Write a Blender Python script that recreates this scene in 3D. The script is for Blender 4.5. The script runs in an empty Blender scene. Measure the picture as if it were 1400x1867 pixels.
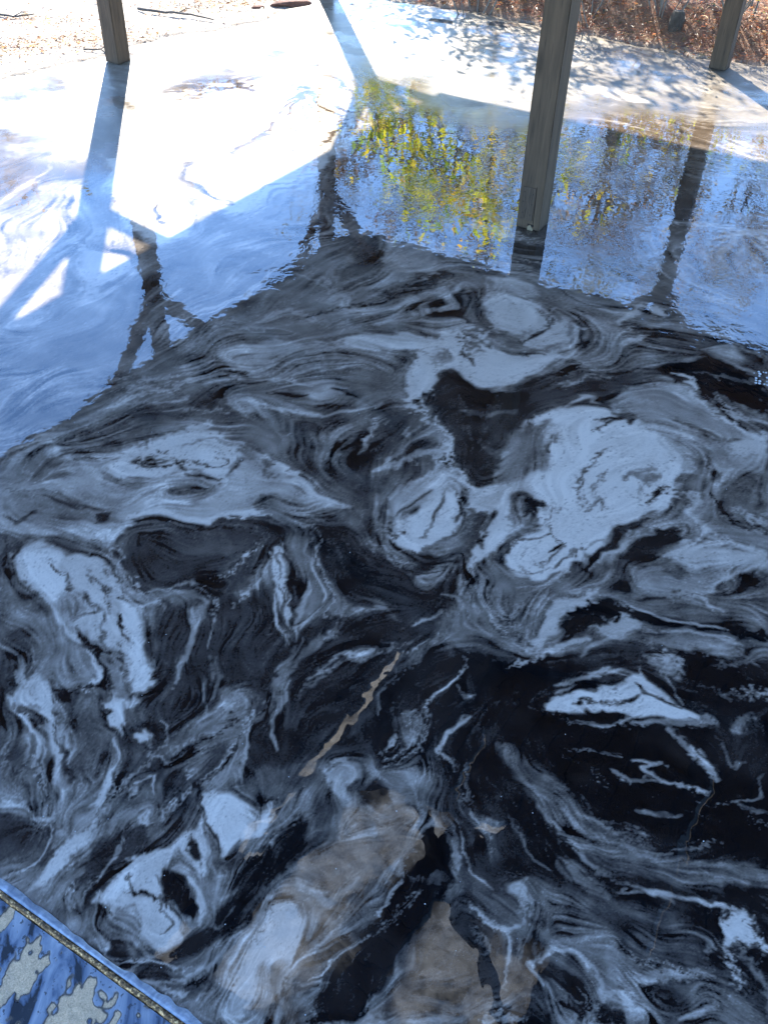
import bpy, bmesh, math, random
import numpy as np
from mathutils import Vector, Matrix
C = bpy.context.scene
random.seed(7)
RNG = np.random.default_rng(11)
R = math.radians

# ------------------------------------------------------------------ camera, sky, sun, exposure
cam_data = bpy.data.cameras.new('camera')
cam = bpy.data.objects.new('camera', cam_data)
C.collection.objects.link(cam)
C.camera = cam
cam_data.sensor_fit = 'VERTICAL'
cam_data.sensor_height = 24.0
cam_data.sensor_width = 18.0
cam_data.lens = 21.675
cam_data.clip_start = 0.05
cam_data.clip_end = 600
CR = [[0.999334, -0.036501, 0.0], [0.024101, 0.65986, -0.751002], [0.027412, 0.750502, 0.6603]]
m = Matrix.Identity(4)
for i in range(3):
    for j in range(3):
        m[i][j] = CR[i][j]
m[0][3], m[1][3], m[2][3] = 0.0, 0.0, 1.8
cam.matrix_world = m

SUN_EL, SUN_AZ = R(35.5), R(-10.75)          # azimuth clockwise from +Y
world = bpy.data.worlds.new('World')
C.world = world
world.use_nodes = True
wt = world.node_tree
wt.nodes.clear()
sky = wt.nodes.new('ShaderNodeTexSky')
sky.sky_type = 'NISHITA'
sky.sun_disc = False
sky.sun_elevation = SUN_EL
sky.sun_rotation = SUN_AZ
sky.air_density = 1.0
sky.dust_density = 0.0
sky.ozone_density = 6.0
sky.altitude = 1800
bg = wt.nodes.new('ShaderNodeBackground')
bg.inputs['Strength'].default_value = 0.15
wo = wt.nodes.new('ShaderNodeOutputWorld')
wt.links.new(sky.outputs[0], bg.inputs[0])
wt.links.new(bg.outputs[0], wo.inputs[0])

sd = bpy.data.lights.new('sun', 'SUN')
sd.energy = 3.8
sd.angle = R(0.53)
sd.color = (1.0, 0.94, 0.84)
sun = bpy.data.objects.new('sun', sd)
C.collection.objects.link(sun)
sdir = Vector((math.sin(SUN_AZ) * math.cos(SUN_EL), math.cos(SUN_AZ) * math.cos(SUN_EL), math.sin(SUN_EL)))
sun.rotation_euler = sdir.to_track_quat('Z', 'Y').to_euler()
C.view_settings.view_transform = 'Standard'
C.view_settings.look = 'None'
C.view_settings.exposure = 2.48
C.view_settings.gamma = 1.0
C.view_settings.use_curve_mapping = False
C.cycles.caustics_reflective = False
C.cycles.caustics_refractive = False
C.cycles.max_bounces = 7
C.cycles.diffuse_bounces = 4
C.cycles.glossy_bounces = 4
C.cycles.transparent_max_bounces = 8
C.cycles.use_denoising = True

# ------------------------------------------------------------------ helpers
def tag(o, label=None, cat=None, group=None, kind=None):
    if label: o['label'] = label
    if cat: o['category'] = cat
    if group: o['group'] = group
    if kind: o['kind'] = kind
    return o

def empty(name, loc=(0, 0, 0), rz=0):
    o = bpy.data.objects.new(name, None)
    o.location = loc
    o.rotation_euler = (0, 0, rz)
    C.collection.objects.link(o)
    return o

def mesh_obj(name, verts, faces, mat, parent=None, smooth=False):
    me = bpy.data.meshes.new(name)
    me.from_pydata([tuple(map(float, v)) for v in verts], [], faces)
    me.update()
    if smooth:
        me.polygons.foreach_set('use_smooth', [True] * len(me.polygons))
    o = bpy.data.objects.new(name, me)
    C.collection.objects.link(o)
    if mat: me.materials.append(mat)
    if parent: o.parent = parent
    return o

def big_mesh(name, V, F, mat, parent=None, smooth=True):
    """V (n,3) and F (m,4) or (m,3) numpy arrays"""
    me = bpy.data.meshes.new(name)
    V = np.asarray(V, dtype=np.float32); F = np.asarray(F, dtype=np.int32)
    k = F.shape[1]
    me.vertices.add(len(V)); me.vertices.foreach_set('co', V.ravel())
    me.loops.add(F.size); me.loops.foreach_set('vertex_index', F.ravel())
    me.polygons.add(len(F)); me.polygons.foreach_set('loop_start', np.arange(0, F.size, k, dtype=np.int32))
    me.update(calc_edges=True)
    me.validate()
    if smooth:
        me.polygons.foreach_set('use_smooth', np.ones(len(me.polygons), dtype=bool))
    o = bpy.data.objects.new(name, me)
    C.collection.objects.link(o)
    if mat: me.materials.append(mat)
    if parent: o.parent = parent
    return o

def bm_obj(name, bm, mat, parent=None, smooth=False):
    me = bpy.data.meshes.new(name)
    bm.normal_update()
    bm.to_mesh(me); bm.free()
    if smooth:
        me.polygons.foreach_set('use_smooth', [True] * len(me.polygons))
    o = bpy.data.objects.new(name, me)
    C.collection.objects.link(o)
    if mat: me.materials.append(mat)
    if parent: o.parent = parent
    return o

def beam_between(name, p, q, w, h, mat, parent, up=Vector((0, 0, 1)), bevel=0.004):
    """timber of section w (sideways) x h (along up) from p to q"""
    p, q = Vector(p), Vector(q)
    d = (q - p); L = d.length; d.normalize()
    s = d.cross(up).normalized(); t = s.cross(d).normalized()
    bm = bmesh.new()
    bmesh.ops.create_cube(bm, size=1.0)
    for v in bm.verts:
        v.co = Vector((v.co.x * w, v.co.y * h, v.co.z * L))
    if bevel:
        bmesh.ops.bevel(bm, geom=bm.edges[:], offset=bevel, segments=1, affect='EDGES')
    o = bm_obj(name, bm, mat, parent)
    M = Matrix((( s.x, t.x, d.x), (s.y, t.y, d.y), (s.z, t.z, d.z)))
    o.matrix_local = Matrix.Translation((p + q) / 2) @ M.to_4x4()
    return o

class N:
    """tiny node-tree builder"""
    def __init__(s, name):
        s.m = bpy.data.materials.new(name); s.m.use_nodes = True
        s.t = s.m.node_tree; s.t.nodes.clear()
        s.out = s.t.nodes.new('ShaderNodeOutputMaterial')
        s.p = s.t.nodes.new('ShaderNodeBsdfPrincipled')
        s.t.links.new(s.p.outputs[0], s.out.inputs[0])
    def n(s, typ, **kw):
        nd = s.t.nodes.new(typ)
        for k, v in kw.items(): setattr(nd, k, v)
        return nd
    def l(s, a, b): s.t.links.new(a, b)
    def setin(s, sock, v):
        if hasattr(v, 'is_output') or hasattr(v, 'links') and not isinstance(v, (int, float)): s.l(v, sock)
        else: sock.default_value = v
    def math(s, op, a, b=0.0, c=0.0, clamp=False):
        nd = s.n('ShaderNodeMath', operation=op, use_clamp=clamp)
        for i, v in enumerate((a, b, c)):
            if isinstance(v, (int, float)): nd.inputs[i].default_value = v
            else: s.l(v, nd.inputs[i])
        return nd.outputs[0]
    def vmath(s, op, a, b=(0, 0, 0), scale=None):
        nd = s.n('ShaderNodeVectorMath', operation=op)
        for i, v in enumerate((a, b)):
            if isinstance(v, tuple): nd.inputs[i].default_value = v
            else: s.l(v, nd.inputs[i])
        if scale is not None:
            if isinstance(scale, (int, float)): nd.inputs['Scale'].default_value = scale
            else: s.l(scale, nd.inputs['Scale'])
        return nd.outputs[0]
    def noise(s, vec, scale, detail=3, rough=.55, dist=0.0, color=False):
        nd = s.n('ShaderNodeTexNoise')
        if vec is not None: s.l(vec, nd.inputs['Vector'])
        nd.inputs['Scale'].default_value = scale; nd.inputs['Detail'].default_value = detail
        nd.inputs['Roughness'].default_value = rough; nd.inputs['Distortion'].default_value = dist
        return nd.outputs['Color' if color else 'Fac']
    def ramp(s, fac, stops, interp='LINEAR'):
        nd = s.n('ShaderNodeValToRGB'); s.l(fac, nd.inputs[0])
        cr = nd.color_ramp; cr.interpolation = interp
        while len(cr.elements) < len(stops): cr.elements.new(0.5)
        for e, (pos, col) in zip(cr.elements, stops):
            e.position = pos
            e.color = (col, col, col, 1) if isinstance(col, (int, float)) else (*col, 1)
        return nd.outputs[0]
    def mix(s, fac, a, b, mode='MIX'):
        nd = s.n('ShaderNodeMix', data_type='RGBA', blend_type=mode)
        for sock, v in ((nd.inputs[0], fac), (nd.inputs[6], a), (nd.inputs[7], b)):
            if isinstance(v, (int, float)): sock.default_value = v
            elif isinstance(v, tuple): sock.default_value = (*v, 1)
            else: s.l(v, sock)
        return nd.outputs[2]
    def maprange(s, v, a, b, c=0.0, d=1.0, smooth=False):
        nd = s.n('ShaderNodeMapRange'); nd.clamp = True
        if smooth: nd.interpolation_type = 'SMOOTHSTEP'
        s.l(v, nd.inputs[0])
        for i, x in enumerate((a, b, c, d)): nd.inputs[i + 1].default_value = x
        return nd.outputs[0]
    def bump(s, height, strength=.5, dist=.01, normal=None):
        nd = s.n('ShaderNodeBump'); s.l(height, nd.inputs['Height'])
        if isinstance(strength, (int, float)): nd.inputs['Strength'].default_value = strength
        else: s.l(strength, nd.inputs['Strength'])
        nd.inputs['Distance'].default_value = dist
        if normal is not None: s.l(normal, nd.inputs['Normal'])
        s.l(nd.outputs[0], s.p.inputs['Normal'])
        return nd.outputs[0]
    def obj(s): return s.n('ShaderNodeTexCoord').outputs['Object']
    def pos(s): return s.n('ShaderNodeNewGeometry').outputs['Position']

def wood_mat(name, c1, c2, rough=.75, along=(30, 30, 1.6)):
    k = N(name)
    mp = k.n('ShaderNodeMapping'); k.l(k.obj(), mp.inputs[0]); mp.inputs['Scale'].default_value = along
    info = k.n('ShaderNodeObjectInfo')
    v = k.vmath('ADD', mp.outputs[0], k.vmath('SCALE', info.outputs['Location'], scale=3.1))
    g = k.noise(v, 2.0, 5, .6, .6)
    big = k.noise(k.obj(), 3.0, 3)
    f = k.math('ADD', k.math('MULTIPLY', g, .7), k.math('MULTIPLY', big, .3))
    col = k.ramp(f, [(.3, c1), (.7, c2)])
    vk = k.n('ShaderNodeTexVoronoi'); mk_ = k.n('ShaderNodeMapping'); k.l(k.obj(), mk_.inputs[0]); mk_.inputs['Scale'].default_value = (9, 9, 2.2)
    k.l(mk_.outputs[0], vk.inputs['Vector']); vk.inputs['Scale'].default_value = 1.0
    knot = k.maprange(vk.outputs['Distance'], .06, .16, 1.0, 0.0)
    chk = k.maprange(k.noise(mp.outputs[0], 5.5, 2, .5), .60, .68)
    col = k.mix(k.math('MULTIPLY', knot, .55), col, tuple(x * .35 for x in c1))
    col = k.mix(k.math('MULTIPLY', chk, .5), col, tuple(x * .4 for x in c1))
    sep = k.n('ShaderNodeSeparateXYZ'); k.l(k.pos(), sep.inputs[0])
    wet = k.maprange(k.math('ADD', sep.outputs[2], k.math('MULTIPLY', big, .03)), .02, .035, 1.0, 0.0)
    col = k.mix(k.math('MULTIPLY', wet, .6), col, tuple(x * .5 for x in c1))
    k.l(col, k.p.inputs['Base Color']); k.p.inputs['Roughness'].default_value = rough
    k.bump(k.math('SUBTRACT', g, k.math('MULTIPLY', chk, .6)), .6, .005)
    return k.m

def flat_mat(name, c, rough=.6, metal=0.0):
    k = N(name); n = k.noise(k.obj(), 40, 4)
    k.l(k.mix(n, tuple(x * .7 for x in c), tuple(min(1, x * 1.25) for x in c)), k.p.inputs['Base Color'])
    k.p.inputs['Roughness'].default_value = rough; k.p.inputs['Metallic'].default_value = metal
    return k.m

M_POST = wood_mat('weathered_dark_timber', (.036, .024, .014), (.138, .094, .056), along=(16, 16, 1.0))
M_BEAM = wood_mat('stained_beam', (.018, .017, .016), (.045, .040, .034))
M_BOARD = wood_mat('roof_boards', (.050, .044, .036), (.115, .10, .082), along=(14, 14, 1.2))

# plan axes of the pavilion: D is the far left post, U runs away from it towards the viewer, W to the right
D0 = Vector((-0.634, 8.409)); UU = Vector((-0.495, -0.869)).normalized(); WW = Vector((-UU.y, UU.x))
def P(u, w, z=0.0):
    q = D0 + UU * u + WW * w
    return Vector((q.x, q.y, z))
ROT = math.atan2(WW.y, WW.x)

# ------------------------------------------------------------------ pavilion
pav = empty('pavilion', P(3.2, 3.25))
tag(pav, 'dark timber pavilion with braced square posts and a hipped roof over the marbled floor', 'pavilion')
pav.rotation_euler = (0, 0, ROT)
bpy.context.view_layer.update()
PI = pav.matrix_world.inverted()
def L(u, w, z): return PI @ P(u, w, z)

S = 0.112
BH0, BH1 = 2.20, 2.34           # beam underside, top
EAVE = 2.40
def post(u, w, notch=False, pm=M_POST, z0=0.0):
    bm = bmesh.new()
    bmesh.ops.create_cube(bm, size=1.0)
    for v in bm.verts:
        v.co = Vector((v.co.x * S, v.co.y * S, (v.co.z + .5) * (BH0 - z0)))
    vert_edges = [e for e in bm.edges if abs(e.verts[0].co.z - e.verts[1].co.z) > 1]
    bmesh.ops.bevel(bm, geom=vert_edges, offset=.004, segments=2, affect='EDGES')
    bmesh.ops.subdivide_edges(bm, edges=[e for e in bm.edges if abs(e.verts[0].co.z - e.verts[1].co.z) > 1], cuts=30)
    rr = random.Random(int(u * 10 + w * 100))
    for v in bm.verts:                                    # hand-sawn wobble and a chipped foot
        z = v.co.z
        v.co.x += .0022 * math.sin(z * 3.1 + u); v.co.y += .002 * math.sin(z * 2.3 + w)
        if z < 1e-4: v.co.z += .001 + .004 * rr.random()
    o = bm_obj('post', bm, pm, pav)
    o.matrix_local = Matrix.Translation(L(u, w, z0))
    return o
posts = [(0, 0), (2.38, 0), (0.13, 3.26), (3.13, 3.24), (0.1, 6.5), (3.1, 6.5), (6.35, 6.5), (6.35, 0)]
for i, (u, w) in enumerate(posts):
    o = post(u, w)
    if i == 3:
        o['label'] = 'nearest post with a nailed patch block and a chipped foot'
def shared_box(name, u, w, z, sx, sy, sz, mat, bev=.002):
    bm = bmesh.new(); bmesh.ops.create_cube(bm, size=1.0)
    for v in bm.verts: v.co = Vector((v.co.x * sx, v.co.y * sy, v.co.z * sz))
    if bev: bmesh.ops.bevel(bm, geom=bm.edges[:], offset=bev, segments=1, affect='EDGES')
    o = bm_obj(name, bm, mat, pav); o.matrix_local = Matrix.Translation(L(u, w, z)); return o
# beams on the post lines
def hbeam(u0, w0, u1, w1, z=(BH0 + BH1) / 2, wd=.09, hh=BH1 - BH0, name='beam', mat=M_BEAM):
    return beam_between(name, L(u0, w0, z), L(u1, w1, z), wd, hh, mat, pav)
hbeam(-.30, 0, 6.6, 0); hbeam(-.30, 6.5, 6.6, 6.5)
hbeam(0.05, .048, 0.05, 6.452); hbeam(6.35, .048, 6.35, 6.452)
hbeam(.098, 3.25, 6.302, 3.25, wd=.13)
# knee braces
BR, BZ = .50, 1.70
def brace(u, w, du, dw):
    a = L(u + du * .046, w + dw * .046, BZ); b = L(u + du * (BR + .03), w + dw * (BR + .03), BH0 + .03)
    return beam_between('brace', a, b, .06, .088, M_POST, pav)
for (u, w) in posts:
    if abs(w) < .01 or abs(w - 6.5) < .01:
        brace(u, w, 1, 0); brace(u, w, -1, 0)
        if u < .5 or u > 6: brace(u, w, 0, 1 if w < 1 else -1)
    elif u < .5:
        brace(u, w, 0, 1); brace(u, w, 0, -1); brace(u, w, 1, 0)
    else:
        brace(u, w, 1, 0); brace(u, w, -1, 0)
# hipped roof: eaves rectangle, ridge along u
E0, E1, F0, F1 = -.82, 7.15, -.16, 6.66
RZ = 3.45; RU0, RU1, RW = 2.4, 4.0, 3.25
def roofpt(u, w):
    # height of the underside of the roof
    a = min((u - E0) / (RU0 - E0), (E1 - u) / (E1 - RU1), (w - F0) / (RW - F0), (F1 - w) / (F1 - RW), 1.0)
    return EAVE + (RZ - EAVE) * max(0, a)
# clear sheets and open slots let into the covering: (u0, u1, w0, w1)
SKY = [(4.02, 5.75, 3.02, 3.62), (4.58, 6.0, 3.80, 4.50), (3.98, 4.12, 3.77, 3.92), (3.10, 5.02, 2.675, 2.735), (4.55, 5.05, 2.76, 2.88),
       (3.36, 3.92, 3.53, 3.56), (3.20, 4.48, 4.90, 4.925), (5.55, 5.8, 2.78, 2.88)]
us_ = sorted(set([round(E0 + (E1 - E0) * i / 24, 3) for i in range(25)] + [RU0, RU1] + [q for p in SKY for q in p[:2]]))
ws_ = sorted(set([round(F0 + (F1 - F0) * i / 20, 3) for i in range(21)] + [RW] + [q for p in SKY for q in p[2:]]))
def in_sky(u, w): return any(p[0] < u < p[1] and p[2] < w < p[3] for p in SKY)
k = N('roof_felt'); k.l(k.mix(k.noise(k.obj(), 60, 4), (.05, .05, .055), (.10, .10, .10)), k.p.inputs['Base Color']); k.p.inputs['Roughness'].default_value = .9
V, F = [], []
for lay in (.078, .105):
    base = len(V)
    for u in us_:
        for w in ws_: V.append(L(u, w, roofpt(u, w) + lay))
    for i in range(len(us_) - 1):
        for j in range(len(ws_) - 1):
            if in_sky((us_[i] + us_[i + 1]) / 2, (ws_[j] + ws_[j + 1]) / 2): continue
            q = base + i * len(ws_) + j
            F.append((q, q + len(ws_), q + len(ws_) + 1, q + 1))
mesh_obj('roof_covering', V, F, k.m, pav)
k = N('stained_clear_sheet')
k.t.nodes.remove(k.p)
n1 = k.noise(k.pos(), 3.2, 5, .6, .6); n2 = k.noise(k.pos(), 13, 4, .6)
cc = k.ramp(k.math('ADD', k.math('MULTIPLY', n1, .65), k.math('MULTIPLY', n2, .35)), [(.38, (.10, .092, .075)), (.51, (.50, .46, .38)), (.66, (.97, .92, .80))])
gm = k.n('ShaderNodeAttribute', attribute_name='clean')
cc = k.mix(k.maprange(gm.outputs['Fac'], .0, .9, .06, 1.0), (.02, .018, .014), cc)
tr = k.n('ShaderNodeBsdfTranslucent'); k.l(cc, tr.inputs[0]); df = k.n('ShaderNodeBsdfDiffuse'); k.l(cc, df.inputs[0])
mx = k.n('ShaderNodeMixShader'); mx.inputs[0].default_value = .9; k.l(df.outputs[0], mx.inputs[1]); k.l(tr.outputs[0], mx.inputs[2]); k.l(mx.outputs[0], k.out.inputs[0])
M_SHEET = k.m
for (a, b, c_, d_) in SKY:
    big = (b - a) * (d_ - c_) > .5
    nu_ = max(2, int((b - a) / .035)); nw_ = max(2, int((d_ - c_) / .035)) if big else 1
    gu_ = np.linspace(a, b, nu_ + 1); gw_ = np.linspace(c_, d_, nw_ + 1)
    vs, fs, gr_ = [], [], []
    rph = [RNG.uniform(0, 6.28, 4) for _ in range(7)]
    for u in gu_:
        for w in gw_:
            vs.append(L(u, w, roofpt(u, w) + .088))
            e_ = min(u - a, b - u, w - c_, d_ - w)
            nz = sum(math.sin(u * (3 + 4.5 * q) + rph[q][0] + 2 * math.sin(w * (4 + 3 * q) + rph[q][1])) * math.sin(w * (4 + 5 * q) + rph[q][2]) / (1 + .6 * q) for q in range(7))
            g_ = (e_ / .17 + .55 * nz) if big else .9 + .25 * nz
            gr_.append(min(1, max(.0, g_)))
    for i in range(nu_):
        for j in range(nw_):
            q = i * (nw_ + 1) + j; fs.append((q, q + nw_ + 1, q + nw_ + 2, q + 1))
    o = mesh_obj('clear_roof_sheet', vs, fs, M_SHEET, pav)
    at_ = o.data.attributes.new('clean', 'FLOAT', 'POINT'); at_.data.foreach_set('value', np.array(gr_, np.float32))
def spans(lo, hi, cuts):
    out = [(lo, hi)]
    for a, b in cuts:
        nx_ = []
        for p, q in out:
            if b <= p or a >= q: nx_.append((p, q)); continue
            if a > p: nx_.append((p, a))
            if b < q: nx_.append((b, q))
        out = nx_
    return [(p, q) for p, q in out if q - p > .05]
BOXF = [(0, 1, 2, 3), (7, 6, 5, 4), (0, 4, 5, 1), (1, 5, 6, 2), (2, 6, 7, 3), (3, 7, 4, 0)]
def board_run(w0, w1):
    n = 20; step = (w1 - w0) / n
    for i in range(n):
        a, b = w0 + step * i, w0 + step * (i + 1) - (.008 if step > 0 else -.008)
        ta, tb = (a - w0) / (w1 - w0), (b - w0) / (w1 - w0)
        za, zb = EAVE + (RZ - EAVE) * ta, EAVE + (RZ - EAVE) * tb
        u0 = E0 + .02 + (RU0 - E0) * ta; u1 = E1 - .02 - (E1 - RU1) * ta
        lo, hi = min(a, b), max(a, b)
        cuts = [(p[0], p[1]) for p in SKY if p[2] < hi and p[3] > lo]
        for (p, q) in spans(u0, u1, cuts):
            vs = [L(p, a, za + .055), L(q, a, za + .055), L(q, b, zb + .055), L(p, b, zb + .055)]
            vs += [v + Vector((0, 0, .014)) for v in vs]
            mesh_obj('roof_board', vs, BOXF, M_BOARD, pav)
board_run(F0 + .01, RW); board_run(F1 - .01, RW)
def hip_run(u0, u1):
    n = 18; step = (u1 - u0) / n
    for i in range(n):
        a, b = u0 + step * i, u0 + step * (i + 1) - (.008 if step > 0 else -.008)
        ta, tb = (a - u0) / (u1 - u0), (b - u0) / (u1 - u0)
        za, zb = EAVE + (RZ - EAVE) * ta, EAVE + (RZ - EAVE) * tb
        w0 = F0 + .02 + (RW - F0) * tb; w1 = F1 - .02 - (F1 - RW) * tb
        lo, hi = min(a, b), max(a, b)
        cuts = [(p[2], p[3]) for p in SKY if p[0] < hi and p[1] > lo]
        for (p, q) in spans(w0, w1, cuts):
            vs = [L(a, p, za + .053), L(a, q, za + .053), L(b, q, zb + .053), L(b, p, zb + .053)]
            vs += [v + Vector((0, 0, .014)) for v in vs]
            mesh_obj('roof_board', vs, BOXF, M_BOARD, pav)
hip_run(E0 + .01, RU0); hip_run(E1 - .01, RU1)
# rafters
for i in range(10):
    u = E0 + .5 + i * (E1 - E0 - 1.0) / 9
    if 2.9 < u < 6.1: continue
    for (wa) in (F0, F1):
        t = min((u - E0) / (RU0 - E0), (E1 - u) / (E1 - RU1), 1.0)
        we = wa + (RW - wa) * t
        beam_between('rafter', L(u, wa + (.02 if wa < 1 else -.02), EAVE + .01), L(u, we, EAVE + (RZ - EAVE) * t + .01), .04, .085, M_BEAM, pav)
for (uc, wc, ur) in ((E0, F0, RU0), (E0, F1, RU0), (E1, F0, RU1), (E1, F1, RU1)):
    beam_between('hip_rafter', L(uc, wc, EAVE), L(ur, RW, RZ), .05, .10, M_BEAM, pav)
beam_between('ridge_board', L(RU0, RW, RZ), L(RU1, RW, RZ), .05, .12, M_BEAM, pav)
# fascia
for (a, b) in (((E0, F0), (E0, F1)), ((E0, F1), (E1, F1)), ((E1, F1), (E1, F0)), ((E1, F0), (E0, F0))):
    du, dw = (b[0] - a[0]), (b[1] - a[1]); ln = math.hypot(du, dw); du /= ln; dw /= ln
    beam_between('fascia', L(a[0] + du * .015 , a[1] + dw * .015, EAVE + .03), L(b[0] - du * .015, b[1] - dw * .015, EAVE + .03), .025, .13, M_BEAM, pav)

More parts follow.
